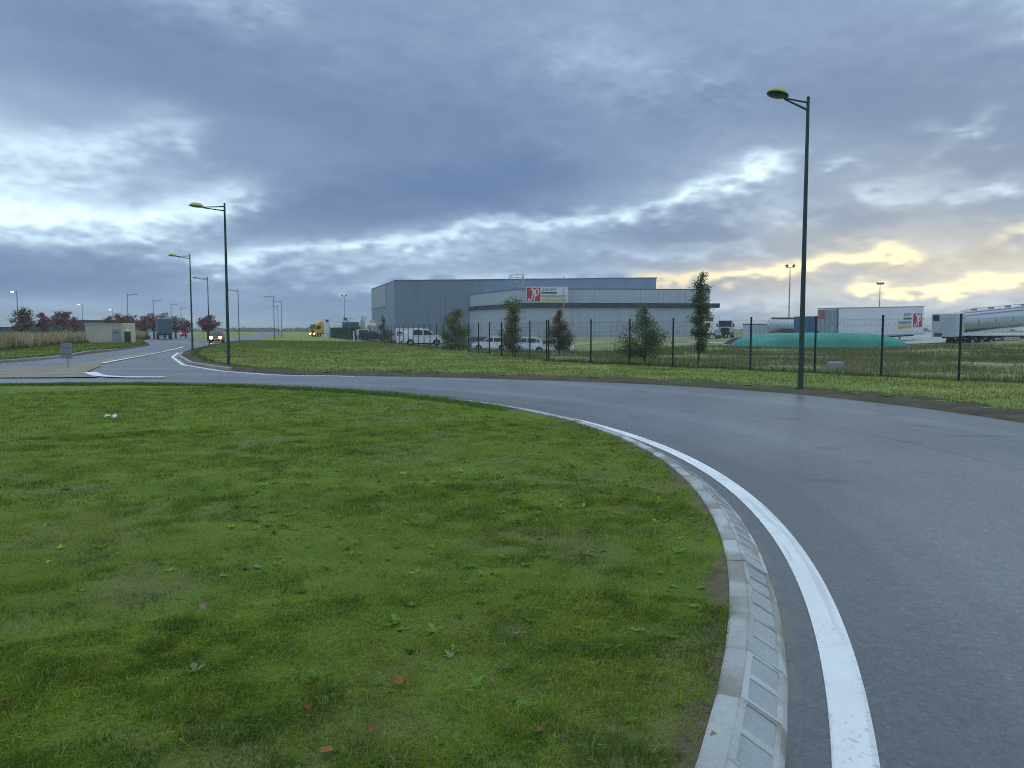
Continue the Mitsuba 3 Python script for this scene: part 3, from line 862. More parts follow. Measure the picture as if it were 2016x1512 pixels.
def wheel(parent, c, r, w, M, side=1):
    """A wheel standing in the xz plane of the vehicle at c; side = +1 shows its rim at +y."""
    t = MB()
    prof = [(r * .55, -w / 2), (r * .93, -w / 2), (r, -w * .32), (r, w * .32), (r * .93, w / 2), (r * .55, w / 2)]
    n = 20
    an = np.arange(n) * 2 * np.pi / n
    v = np.vstack([np.c_[a * np.cos(an), np.full(n, y), a * np.sin(an)] for a, y in prof])
    k = np.arange(n)
    f = np.vstack([np.stack([i * n + k, i * n + (k + 1) % n, (i + 1) * n + (k + 1) % n, (i + 1) * n + k], 1) for i in range(5)])
    key = t.add(v + c, f).build('wheel', 'rubber', parent, M, 40)
    m = MB().cyl((c[0], c[1] - side * .05, c[2]), (c[0], c[1] + side * w * .36, c[2]), r * .58, 16)
    for i in range(5):
        a = i * 2 * np.pi / 5
        m.box((c[0] + .3 * r * math.cos(a), c[1] + side * w * .40, c[2] + .3 * r * math.sin(a)), (r * .5, w * .12, r * .14), roty(-a))
    m.build('rim', 'rim_alloy', key, M)


def profile_shell(pts, w, taper, z_belt, z_top):
    t = trimesh.creation.extrude_polygon(Polygon(pts).buffer(-.05).buffer(.05, 3).segmentize(.22), w, engine='earcut')
    t = t.subdivide()
    v = np.asarray(t.vertices)
    v = np.c_[v[:, 0], v[:, 2] - w / 2, v[:, 1]]
    k = 1 - taper * ss(z_belt - .05, z_top, v[:, 2]) - .05 * ss(.45, .2, v[:, 2])
    ends = 1 - .10 * ss(.75, 1.0, np.abs(v[:, 0]) / np.abs(v[:, 0]).max())
    return np.c_[v[:, 0], v[:, 1] * k * ends, v[:, 2]], t.faces[:, ::-1]


def side_glass(parent, pts, w, taper, z_belt, z_top, L, M, name='side_window'):
    for s in (-1, 1):
        t = trimesh.creation.extrude_polygon(Polygon(pts).segmentize(.25), .02, engine='earcut')
        v = np.asarray(t.vertices)
        k = 1 - taper * ss(z_belt - .05, z_top, v[:, 1])
        y = s * (w / 2 * k * (1 - .10 * ss(.75, 1.0, np.abs(v[:, 0]) / (L / 2))) - .004 + v[:, 2])
        MB().add(np.c_[v[:, 0], y, v[:, 1]], t.faces).build(name, 'vehicle_glass', parent, M)


def slab(a, b, w0, w1, th):
    """A pane between two heights of a profile: from a = (x, z), w0 wide, to b, w1 wide."""
    a, b = np.asarray(a, float), np.asarray(b, float)
    d = (b - a) / np.linalg.norm(b - a)
    n = np.array([-d[1], d[0]]) * th
    v = [(p[0] + o[0], s * w / 2, p[1] + o[1]) for o in (n * 0, n) for p, w in ((a, w0), (b, w1)) for s in (-1, 1)]
    f = [[0, 1, 3, 2], [4, 6, 7, 5], [0, 4, 5, 1], [2, 3, 7, 6], [0, 2, 6, 4], [1, 5, 7, 3]]
    return np.array(v), np.array(f)


SHAPES_OF = {
    # outline of the body (x forward, z up), belt, top, windscreen (foot, head), rear pane, side panes, wheels, width
    'hatchback': dict(o=[(-2.0, .25), (2.0, .25), (2.06, .5), (2.0, .74), (1.86, .84), (1.0, .98), (.18, 1.46), (-.3, 1.52), (-1.45, 1.47), (-1.78, 1.28), (-2.02, .95), (-2.06, .5)], belt=.95, top=1.52, ws=((1.02, .99), (.22, 1.45)), rw=((-1.99, 1.0), (-1.6, 1.40)),
                      win=[[(.78, 1.0), (.12, 1.39), (-.32, 1.42), (-.32, .97)], [(-.40, .97), (-.40, 1.42), (-1.30, 1.38), (-1.30, .98)], [(-1.38, 1.0), (-1.38, 1.36), (-1.56, 1.28), (-1.72, 1.04)]], wx=(1.28, -1.28), r=.31, w=1.72),
    'compact_van': dict(o=[(-2.1, .28), (2.1, .28), (2.16, .55), (2.08, .80), (1.85, .96), (1.25, 1.10), (.55, 1.64), (.1, 1.74), (-1.95, 1.72), (-2.1, 1.5), (-2.15, .6)], belt=1.08, top=1.74, ws=((1.27, 1.11), (.6, 1.62)), rw=((-2.13, 1.1), (-2.08, 1.6)),
                        win=[[(1.02, 1.12), (.50, 1.56), (.0, 1.60), (.0, 1.08)], [(-.1, 1.08), (-.1, 1.60), (-1.0, 1.60), (-1.0, 1.08)]], wx=(1.32, -1.34), r=.32, w=1.8),
    'high_van': dict(o=[(-2.8, .35), (2.7, .35), (2.8, .7), (2.72, 1.05), (2.35, 1.22), (1.75, 1.36), (1.05, 2.28), (.6, 2.42), (-2.65, 2.42), (-2.8, 2.2)], belt=1.35, top=2.42, ws=((1.78, 1.38), (1.12, 2.22)), rw=((-2.79, 1.4), (-2.77, 2.1)),
                     win=[[(1.50, 1.36), (1.0, 1.98), (.55, 1.98), (.55, 1.34)], [(.40, 1.40), (.40, 1.88), (-.95, 1.88), (-.95, 1.40)], [(-1.1, 1.40), (-1.1, 1.88), (-2.45, 1.88), (-2.45, 1.40)]], wx=(1.85, -1.6), r=.36, w=2.0),
    'estate': dict(o=[(-2.2, .26), (2.2, .26), (2.26, .55), (2.15, .80), (1.0, .98), (.25, 1.46), (-.2, 1.50), (-1.85, 1.44), (-2.15, 1.05), (-2.24, .5)], belt=.95, top=1.5, ws=((1.02, .99), (.3, 1.43)), rw=((-2.14, 1.06), (-1.9, 1.38)),
                   win=[[(.8, 1.0), (.18, 1.38), (-.3, 1.40), (-.3, .97)], [(-.38, .97), (-.38, 1.40), (-1.7, 1.34), (-1.95, 1.02)]], wx=(1.36, -1.34), r=.32, w=1.76),
}


def car(kind, x, y, heading, paint, label, group=None, z=None, lights=None, cat='car', name=None):
    s = SHAPES_OF[kind]
    k = thing(name or kind, label, cat, group)
    M = (rotz(heading), at(x, y) + [0, 0, .05] if z is None else np.array([x, y, z]))
    o, L = s['o'], max(p[0] for p in s['o']) * 2
    poly = Polygon(o)
    for wx in s['wx']:
        poly = poly.difference(Point(wx, s['r']).buffer(s['r'] * 1.16))
    v, f = profile_shell(list(poly.exterior.coords), s['w'], .20 if kind != 'high_van' else .10, s['belt'], s['top'])
    MB().add(v, f).build('body', paint, k, M, 32)
    MB().box((0, 0, .26), (L * .86, s['w'] * .8, .10)).build('underbody', 'black_plastic', k, M)
    tp = .20 if kind != 'high_van' else .10
    for p in s['win']:
        side_glass(k, p, s['w'], tp, s['belt'], s['top'], L, M)
    (a, b) = s['ws']
    MB().add(*slab((a[0] - .02, a[1] + .02), b, s['w'] * .84, s['w'] * (.70 if kind != 'high_van' else .80), -.03)).build('windscreen', 'vehicle_glass', k, M)
    (a, b) = s['rw']
    MB().add(*slab(a, b, s['w'] * .74, s['w'] * .66, .03)).build('rear_window', 'vehicle_glass', k, M)
    for wx in s['wx']:
        for sd in (-1, 1):
            wheel(k, np.array([wx, sd * (s['w'] / 2 - .11), s['r']]), s['r'], .2, M, sd)
    hz = s['belt'] * .72
    for sd in (-1, 1):
        h = MB().box((L / 2 - .15, sd * s['w'] * .34, hz), (.24, .36, .14), rotz(-sd * .35), .03)
        if lights == 'head':
            glow(MB().tube([(L / 2 - .10, sd * s['w'] * .33, hz), (L / 2 + .04, sd * s['w'] * .33, hz)], [.20, .20], 14), 'headlight', 'headlight_glow', k, M)
        else:
            h.build('headlight', 'lamp_clear', k, M)
        t = MB().box((-L / 2 + .09, sd * s['w'] * .38, s['belt'] * .92), (.14, .17, .30), None, .03)
        if lights == 'tail':
            glow(MB().box((-L / 2 + .02, sd * s['w'] * .36, s['belt'] * .9), (.12, .26, .22)), 'tail_light', 'tail_glow', k, M)
        else:
            t.build('tail_light', 'lamp_red', k, M)
        MB().box((s['ws'][0][0] - .25, sd * (s['w'] / 2 + .08), s['belt'] + .08), (.12, .20, .14), None, .03).build('mirror', 'black_plastic', k, M)
        for dx in (.35, -.75):
            MB().box((dx, sd * (s['w'] / 2 + .001), s['belt'] - .12), (.18, .03, .03)).build('door_handle', 'black_plastic', k, M)
    for e, zz in ((1, .42), (-1, .42)):
        MB().box((e * (L / 2 - .02), 0, zz), (.06, s['w'] * .62, .16), None, .02).build('bumper', 'black_plastic', k, M)
    MB().box((L / 2 - .005, 0, .47), (.05, .5, .11)).build('number_plate', 'sign_white', k, M)
    return k


PARK = 'cars parked behind the fence'
car('high_van', -13.3, 105, 0.02, 'car_white', 'white high roofed minibus behind the fence posts, left of the white parked cars', PARK, cat='van')
car('compact_van', -9.0, 78, 0.03, 'car_white', 'white compact van in front of the high roofed minibus, nose to the right', PARK, cat='van')
car('estate', -23.2, 127, .02, 'car_dark', 'dark estate car half hidden behind the fence, left of the white minibus', PARK)
car('compact_van', -25.2, 131, .02, 'car_white', 'white roofed van behind the dark estate car, beside the green screen', PARK, cat='van')
car('estate', -4.7, 92, math.pi * .97, 'car_mauve', 'mauve grey car between the bushy tree and the white parked cars', PARK)
car('hatchback', -2.35, 84, math.pi * .985, 'car_white', 'white car parked left of the tall ragged sapling', PARK)
car('estate', .35, 90, math.pi, 'car_silver', 'pale silver car behind the trunk of the tall ragged sapling', PARK)
car('hatchback', 1.15, 79.5, math.pi * 1.01, 'car_white', 'white hatchback between the ragged sapling and the corner post of the fence', PARK)
car('hatchback', 3.9, 73.3, math.pi * 1.0, 'car_white', 'white hatchback behind the rust coloured sapling, rightmost of the parked cars', PARK)
car('estate', -39.2, 101, math.radians(-73), 'car_rust', 'oncoming car with bright headlights at the road junction', None, z=.0, lights='head')
car('hatchback', -82.0, 190, math.radians(113), 'car_red', 'red car with tail lights driving away past the grey lorry', None, z=.0, lights='tail')


def lorry_wheels(k, xs, w, M, r=.5):
    for x in xs:
        for sd in (-1, 1):
            wheel(k, np.array([x, sd * (w / 2 - .17), r]), r, .32, M, sd)


def box_lorry(x, y, heading):
    k = thing('box_lorry', 'dark grey box lorry with a pale roof edge driving away on the road', 'lorry')
    M = (rotz(heading), np.array([x, y, 0.0]))
    MB().box((-1, 0, 2.32), (8.4, 2.5, 2.75), None, .03).build('cargo_box', 'box_side', k, M)
    MB().box((-5.23, 0, 2.30), (.06, 2.3, 2.55)).build('rear_door', 'box_grey', k, M)
    MB().box((-1, 0, 3.74), (8.5, 2.56, .12)).build('roof_edge', 'trailer_white', k, M)
    for s in (-1, 1):
        MB().box((-5.22, s * 1.2, 2.3), (.10, .10, 2.7)).build('door_post', 'box_side', k, M)
        MB().box((-5.2, s * .9, .75), (.08, .35, .14)).build('tail_light', 'lamp_red', k, M)
    MB().box((4.6, 0, 1.9), (2.0, 2.4, 2.5), None, .12).build('cab', 'car_dark', k, M)
    MB().box((-.5, 0, .8), (9, 1.0, .22)).build('chassis', 'black_plastic', k, M)
    MB().box((-5.1, 0, .45), (.08, 2.2, .14)).build('underrun_bar', 'black_plastic', k, M)
    lorry_wheels(k, (4.4, -2.6), 2.45, M)


box_lorry(-63.6, 139, math.radians(116))


def tractor(x, y, heading, paint, name, label, lit=False, brown=False, z=None):
    k = thing(name, label, 'lorry')
    M = (rotz(heading), at(x, y) if z is None else np.array([x, y, z]))
    cab = MB().extrude(Polygon([(.6, 1.0), (2.9, 1.0), (2.92, 1.9), (2.72, 2.85), (2.45, 3.02), (.6, 3.02)]).buffer(-.06).buffer(.06), 2.42, XZ, (0, 1.21, 0))
    cab.build('cab', paint, k, M)
    MB().extrude(Polygon([(.7, 3.0), (2.4, 3.0), (2.1, 3.22), (1.2, 3.72), (.7, 3.75)]), 2.1, XZ, (0, 1.05, 0)).build('roof_deflector', 'rust_brown' if brown else paint, k, M)
    MB().add(*slab((2.955, 1.95), (2.775, 2.78), 2.2, 2.1, -.03)).build('windscreen', 'vehicle_glass', k, M)
    MB().box((2.80, 0, 2.95), (.34, 2.2, .12)).build('sun_visor', 'black_plastic', k, M)
    for s in (-1, 1):
        MB().extrude(Polygon([(1.5, 1.95), (2.6, 1.95), (2.45, 2.7), (1.5, 2.7)]), .03, XZ, (0, s * 1.215 + .015, 0)).build('side_window', 'vehicle_glass', k, M)
        MB().box((2.62, s * 1.42, 2.2), (.14, .22, .62), None, .03).build('mirror', 'black_plastic', k, M)
        b = MB().cyl((2.90, s * .86, .80), (3.06, s * .86, .80), .22, 14) if lit else MB().box((2.99, s * .92, .78), (.08, .36, .26))
        if lit:
            glow(b, 'headlight', 'headlight_glow', k, M)
        else:
            b.build('headlight', 'lamp_clear', k, M)
    MB().box((2.95, 0, 1.40), (.07, 1.5, .62)).build('grille', 'black_plastic', k, M)
    MB().box((2.9, 0, .68), (.26, 2.44, .52), None, .05).build('bumper', 'rust_brown' if lit else 'black_plastic', k, M)
    MB().box((-1.0, 0, .92), (5.0, .9, .24)).build('chassis', 'black_plastic', k, M)
    MB().box((-1.5, 0, 1.15), (1.0, 1.0, .18)).build('fifth_wheel', 'black_plastic', k, M)
    MB().cyl((-.9, 1.0, .75), (.4, 1.0, .75), .33, 12).build('fuel_tank', 'galvanised', k, M)
    for s in (-1, 1):
        MB().box((-2.3, s * .95, 1.12), (1.3, .5, .08)).build('mudguard', 'black_plastic', k, M)
    lorry_wheels(k, (1.9, -2.0), 2.4, M)
    return k


tractor(-44.6, 180, math.radians(226), 'truck_yellow', 'yellow_tractor_unit', 'yellow lorry tractor with lit headlights beside the white totem', lit=True, z=-.05)
tractor(34.5, 131, math.radians(205), 'car_white', 'white_tractor_unit', 'white lorry tractor with a brown roof fairing right of the warehouse', brown=True)
tractor(38.6, 137, math.radians(250), 'tank_white', 'white_tractor_unit', 'second white lorry cab half hidden behind the brown roofed one')


def semi_trailer():
    k = thing('box_trailer', 'long white box trailer marked JACKY PERRENOT behind the green bladder', 'trailer')
    ang = math.radians(28)
    M = (rotz(ang) @ roty(-math.radians(1.5)), np.array([32.4, 76.0, -.15]))
    B = MB().box((7.1, 1.25, 2.53), (13.6, 2.5, 2.9), None, .03).build('cargo_box', 'trailer_white', k, M)
    MB().box((7.1, 1.25, 4.0), (13.66, 2.56, .08)).build('roof_rail', 'door_grey', k, M)
    MB().box((7.1, -.02, 1.06), (13.66, .06, .14)).build('side_rail', 'door_grey', k, M)
    for yy in (.64, 1.86):
        MB().box((.26, yy, 2.5), (.06, 1.18, 2.7)).build('rear_door', 'door_grey', k, M)
    MB().box((.22, 1.9, 3.4), (.05, .85, .9)).build('door_panel', 'door_red', k, M, label='faded red patch on the rear door')
    for yy in (.4, .95, 1.55, 2.1):
        MB().tube([(.20, yy, 1.2), (.20, yy, 3.9)], .025, 6).build('locking_bar', 'galvanised', k, M)
    MB().box((.24, 0.02, 2.5), (.14, .12, 2.96)).build('corner_post', 'flashing', k, M)
    MB().box((7, 1.25, .92), (12.6, 1.0, .22)).build('chassis', 'black_plastic', k, M)
    MB().box((7.6, .3, .72), (2.0, .5, .5), None, .03).build('pallet_box', 'black_plastic', k, M)
    MB().cyl((5.2, .35, .75), (6.6, .35, .75), .28, 12).build('air_tank', 'galvanised', k, M)
    for yy in (.5, 2.0):
        MB().box((10.6, yy, .45), (.16, .16, .9)).box((10.6, yy, .03), (.4, .35, .06)).build('landing_leg', 'galvanised', k, M)
    for x in (1.9, 3.2, 4.5):
        for yy, sd in ((.2, -1), (2.3, 1)):
            wheel(k, np.array([x, yy, .5]), .5, .34, M, sd)
    R = M[0] @ XZ
    o = M[0] @ np.array([9.35, -.004, 1.55]) + M[1]
    logo(k, R, o, 4.45, 1.95, flip=True, d=.008)
    return k


semi_trailer()


def tanker_right():
    k = thing('silver_tanker', 'silver tank trailer at the right edge with a white skirt over its wheels', 'tanker')
    ang = math.radians(23)
    base = np.array([40.8, 69.8, .02])
    Mw = (rotz(ang), base)
    Mt = (rotz(ang) @ roty(-math.radians(4.3)), base)
    n = 28
    an = np.arange(n) * 2 * np.pi / n
    ex = lambda a, rr: np.c_[np.sign(np.cos(a)) * np.abs(np.cos(a)) ** .8 * 1.22 * rr, np.sign(np.sin(a)) * np.abs(np.sin(a)) ** .8 * 1.02 * rr]
    xs, rs = [1.2, 1.3, 1.6, 4.5, 8.5, 12.2, 12.6, 12.75], [.0, .80, .97, 1, 1, 1, .85, 0]
    v = np.vstack([np.c_[np.full(n, x), ex(an, r)[:, 0] + 1.25, ex(an, r)[:, 1] + 2.18] for x, r in zip(xs, rs)])
    kk = np.arange(n)
    f = np.vstack([np.stack([i * n + kk, i * n + (kk + 1) % n, (i + 1) * n + (kk + 1) % n, (i + 1) * n + kk], 1) for i in range(len(xs) - 1)])
    MB().add(v, f).build('tank', 'tank_silver', k, Mt, 50)
    for x in (3.2, 5.6, 8.0, 10.4):
        MB().tube([(x, 1.25 + 1.235 * math.cos(a), 2.18 + 1.03 * math.sin(a)) for a in np.linspace(-.4, np.pi + .4, 22)], .035, 5).build('tank_band', 'galvanised', k, Mt)
        MB().cyl((x + 1.0, 1.25, 3.15), (x + 1.0, 1.25, 3.36), .28, 14).build('manhole', 'galvanised', k, Mt)
    MB().tube([(1.4, .55, 3.3), (3, .5, 3.42), (8, .5, 3.42), (12, .5, 3.42)], .03, 5).build('walkway_rail', 'galvanised', k, Mt)
    MB().box((6.9, .12, 3.12), (11, .22, .05)).build('walkway', 'rust_brown', k, Mt)
    MB().box((.62, 1.25, 2.08), (1.25, 2.46, 2.2), None, .06).build('rear_cabinet', 'tank_white', k, Mt)
    MB().box((-.02, 1.95, 2.78), (.05, .62, .55)).build('vent_window', 'facade_band', k, Mt)
    MB().box((-.02, 1.8, 1.22), (.05, .75, .32)).build('lamp_cluster', 'rust_brown', k, Mt)
    MB().box((4.4, -.02, 1.16), (6.0, .08, .34), None, .02).box((4.4, -.07, 1.32), (6.0, .04, .05)).build('side_skirt', 'sign_white', k, Mt)
    MB().box((6.4, 1.25, .98), (12, 1.0, .24)).build('chassis', 'black_plastic', k, Mw)
    for x in (2.3, 3.6, 4.9):
        for yy, sd in ((.2, -1), (2.3, 1)):
            wheel(k, np.array([x, yy, .5]), .5, .36, Mw, sd)
        MB().box((x, .2, 1.06), (1.1, .4, .05)).build('mudguard', 'black_plastic', k, Mw)
    MB().box((7.6, .1, .78), (2.2, .35, .4), None, .03).build('hose_box', 'galvanised', k, Mw)
    for yy in (.5, 2.0):
        MB().box((9.4, yy, .5), (.16, .16, 1.0)).build('landing_leg', 'galvanised', k, Mw)


tanker_right()


def tanker_left():
    k = thing('white_tanker', 'small white tank trailer with a rust brown top rail, behind the bladder beside the lamp', 'tanker')
    M = (rotz(math.radians(12)), at(37.0, 108.0))
    n = 22
    an = np.arange(n) * 2 * np.pi / n
    xs, rs = [-.1, .05, .5, 3, 6.8, 7.1], [0, .75, 1, 1, 1, 0]
    v = np.vstack([np.c_[np.full(n, x), 1.2 + 1.15 * r * np.cos(an), 2.0 + 1.1 * r * np.sin(an)] for x, r in zip(xs, rs)])
    kk = np.arange(n)
    f = np.vstack([np.stack([i * n + kk, i * n + (kk + 1) % n, (i + 1) * n + (kk + 1) % n, (i + 1) * n + kk], 1) for i in range(len(xs) - 1)])
    MB().add(v, f).build('tank', 'tank_white', k, M, 50)
    MB().box((3.6, .9, 3.14), (6.4, .6, .14)).build('top_rail', 'rust_brown', k, M)
    MB().box((3.9, -.05, 1.25), (5.6, .1, .6)).build('side_guard', 'olive_steel', k, M)
    MB().box((3.5, 1.2, .8), (7, 1, .25)).build('chassis', 'black_plastic', k, M)
    lorry_wheels(k, (1.2, 2.5), 2.4, (M[0], M[1] + M[0] @ np.array([0, 1.2, 0])))
    MB().cyl((.02, 1.2, 2.0), (-.13, 1.2, 2.0), .3, 14).build('end_hatch', 'door_grey', k, M)


tanker_left()
k = thing('blue_container', 'blue container end between the tall lamp and the white trailer', 'container')
M = (rotz(math.radians(14)), at(39.6, 102))
MB().box((1.2, 1.5, 1.85), (2.5, 3, 2.6), None, .03).build('box', 'truck_blue', k, M)
for x in (.3, .9, 1.5, 2.1):
    MB().box((x, -.02, 1.85), (.1, .06, 2.4)).build('rib', 'truck_blue', k, M)
MB().box((1.2, 1.5, .35), (2.4, 2.6, .5)).build('base', 'black_plastic', k, M)
k = thing('pale_container', 'low pale grey container right of the white cabs', 'container')
M = (rotz(math.radians(5)), at(35.5, 114))
MB().box((2.2, 1, 1.3), (4.6, 2.2, 2.0), None, .03).build('box', 'tank_white', k, M)
for x in np.arange(.3, 4.4, .5):
    MB().box((x, -.12, 1.3), (.12, .05, 1.8)).build('rib', 'tank_white', k, M)
MB().box((2.2, 1, 2.36), (4.7, 2.3, .12)).build('lid', 'olive_steel', k, M)

# the bladder tank: a pillow with a flat welded edge
nx, ny = 60, 30
u, w_ = np.meshgrid(np.linspace(-1, 1, nx), np.linspace(-1, 1, ny), indexing='ij')
prof = lambda q: np.clip(1 - np.abs(q) ** 4.6, 0, 1) ** .62
hgt = prof(u) * prof(w_)
bz = .05 + 1.28 * hgt + .03 * hgt * np.sin(u * 9) * np.sin(w_ * 5)
bx, by = u * 7.3 * (1 - .03 * np.abs(w_) ** 4), w_ * 3.6 * (1 - .06 * np.abs(u) ** 4)
I, J = np.meshgrid(np.arange(nx - 1), np.arange(ny - 1), indexing='ij')
bq = np.stack([I * ny + J, (I + 1) * ny + J, (I + 1) * ny + J + 1, I * ny + J + 1], -1).reshape(-1, 4)
blad = thing('bladder_tank', 'long teal green bladder tank lying on the grass behind the fence', 'bladder tank')
Mb = (rotz(math.radians(1.5)), np.array([27.9, 69.6, .07]))
MB().add(np.c_[bx.ravel(), by.ravel(), bz.ravel()], bq).build('skin', 'bladder_teal', blad, Mb, True)
MB().extrude(Polygon([(-7.45, -3.5), (7.45, -3.5), (7.45, 3.5), (-7.45, 3.5)]).buffer(.15), .04, None, (0, 0, .01)).build('ground_sheet', 'screen_green', blad, Mb)
MB().cyl((0, 0, 1.33), (0, 0, 1.50), .16, 14).build('valve', 'black_plastic', blad, Mb)
for s in (-1, 1):
    MB().tube([(s * 7.2, -3.2, .12), (s * 7.2, 3.2, .12)], .05, 6).build('edge_seam', 'bladder_teal', blad, Mb)

k = thing('concrete_block', 'low pale concrete block in the dry grass behind the fence', 'block')
MB().box((12.55, 29.4, .26), (.52, .35, .34), rotz(.2), .03).build('block', 'yard_concrete', k)
MB().tube([(12.45, 29.4, .42), (12.45, 29.4, .5), (12.65, 29.44, .5), (12.65, 29.44, .42)], .012, 5).build('lifting_loop', 'rust_brown', k)

# ---------------------------------------------------------------- left of the warehouse: totem, posts, the busy yard
k = thing('totem_sign', 'tall white totem sign with a dark emblem beside the yellow truck', 'sign')
Mt = (rotz(math.radians(20)), at(-36.2, 149))
MB().box((0, 0, 1.9), (1.15, .3, 3.9), None, .03).build('panel', 'sign_white', k, Mt)
MB().box((0, -.16, 3.35), (.55, .04, .45)).build('emblem', 'truck_blue', k, Mt)
MB().box((.42, -.16, 1.5), (.14, .04, 2.6)).build('stripe', 'cladding_grey', k, Mt)
for i, (x, y) in enumerate(((-22.9, 110.0), (-22.35, 110.4))):
    k = thing('marker_post', ('left' if i == 0 else 'right') + ' one of two white marker posts in front of the green screen', 'post', 'white marker posts')
    MB().box((x, y, .75), (.16 - .04 * i, .12, 1.5), None, .02).build('shaft', 'sign_white' if i == 0 else 'cladding_grey', k)
    MB().box((x, y, 1.52), (.18 - .04 * i, .14, .06)).build('cap', 'galvanised', k)
k = thing('blue_box_lorry', 'blue and white box lorry behind the green screen, right of the totem', 'lorry')
M = (rotz(math.radians(8)), at(-36.6, 165))
MB().box((1.6, 1.2, 2.3), (3.4, 2.4, 2.0), None, .04).build('cargo_box', 'truck_blue', k, M)
MB().box((-1.2, 1.2, 1.9), (2.1, 2.3, 2.4), None, .1).build('cab', 'car_white', k, M)
MB().box((-2.2, 1.2, 2.4), (.1, 1.9, .8)).build('windscreen', 'vehicle_glass', k, M)
MB().box((-.4, 1.2, 3.2), (3.4, .3, .08)).build('roof_bar', 'rust_brown', k, M)
lorry_wheels(k, (-1.2, 2.2), 2.4, (M[0], M[1] + M[0] @ np.array([0, 1.2, 0])))
HOP = 'pale yard silos left of the warehouse'
for i, (x, y, h, r, lab) in enumerate(((-37.6, 172, 4.3, .9, 'cream silo with a stepped top, leftmost behind the green screen'), (-33.4, 170, 4.6, .55, 'slim pale silo with a spike on top, middle of the three'), (-30.9, 168, 3.7, 1.0, 'low pale silo nearest the warehouse wall'))):
    k = thing('silo', lab, 'silo', HOP)
    M = (rotz(.3 * i), at(x, y))
    MB().tube([(0, 0, 0), (0, 0, h * .72), (0, 0, h * .86)], [r, r, r * .55], 12).build('shell', 'cream_steel', k, M, 40)
    MB().box((0, 0, h * .93), (r * .9, r * .8, h * .16)).build('head', 'rust_brown' if i == 0 else 'cream_steel', k, M)
    MB().tube([(r * .6, 0, h * .7), (r * 1.2, 0, h * 1.0), (r * 1.9, .2, h * .92)], .09, 5).build('spout', 'galvanised', k, M)
k = thing('olive_container', 'olive green skip container behind the green screen', 'container')
M = (rotz(.1), at(-35.6, 163))
MB().box((1.5, .8, 1.5), (3.0, 1.6, 1.8), None, .03).build('box', 'olive_steel', k, M)
for x in (.3, 1.1, 1.9, 2.7):
    MB().box((x, -.03, 1.5), (.12, .06, 1.7)).build('rib', 'olive_steel', k, M)

# ---------------------------------------------------------------- left side: cabin, bin, sign, shed
k = thing('utility_cabin', 'low beige concrete utility cabin with a cream corner on the left verge', 'cabin')
M = (rotz(math.radians(6)), at(-48.7, 91.5))
MB().box((-.35, 1.2, 1.12), (4.3, 2.4, 2.24), None, .02).build('wall', 'cabin_beige', k, M)
MB().box((2.08, 1.15, 1.2), (.56, 2.5, 2.4), None, .02).build('corner_pier', 'cabin_cream', k, M)
MB().box((-.35, 1.2, 2.29), (4.5, 2.6, .10), None, .02).build('roof_slab', 'cabin_beige', k, M)
MB().box((1.05, -.02, .95), (1.0, .06, 1.5)).build('door', 'cladding_pale', k, M)
MB().box((1.05, -.05, 1.3), (.6, .04, .25)).build('vent', 'flashing', k, M)
k = thing('dark_bin', 'tall dark green bin with a pale lid beside the beige cabin', 'bin')
M = (rotz(.2), at(-46.0, 91.0))
MB().box((0, 0, .72), (.62, .6, 1.3), None, .08).build('body', 'bin_green', k, M)
MB().box((0, 0, 1.48), (.4, .4, .26), None, .1).build('lid', 'sign_white', k, M)
for s in (-1, 1):
    MB().cyl((s * .24, .26, .1), (s * .24, .34, .1), .1, 10).build('castor', 'rubber', k, M)
k = thing('traffic_sign', 'grey back of a square traffic sign on the traffic island', 'traffic sign')
M = (rotz(math.radians(-12)), np.array([-19.35, 33.0, .035]))
MB().extrude(sbox(-.24, .42, .24, 1.02).buffer(.04), .025, XZ, (0, .0, 0))\
    .build('plate', 'sign_back', k, M)
MB().cyl((0, .03, -.05), (0, .03, 1.0), .03, 10).build('post', 'galvanised', k, M)
for z in (.58, .86):
    MB().box((0, -.03, z), (.40, .02, .03)).build('bracket', 'flashing', k, M)
k = thing('long_shed', 'long low navy shed with a flat grey roof behind the trees at the far left', 'shed')
M = (rotz(math.radians(4)), at(-121, 206))
MB().box((0, 5, 1.6), (26, 10, 3.2)).build('wall', 'shed_navy', k, M)
MB().box((3, 5, 3.75), (19.5, 10.4, 1.1), None, .05).build('roof', 'shed_roof', k, M)
MB().box((-17, 6, 1.2), (9, 8, 2.4)).build('annexe', 'shed_navy', k, M)
for x in (-9, -4, 1, 6, 10.5):
    MB().box((x, -.03, 1.5), (2.6, .08, 2.4)).build('loading_door', 'shed_roof', k, M)

# ---------------------------------------------------------------- trees and shrubs


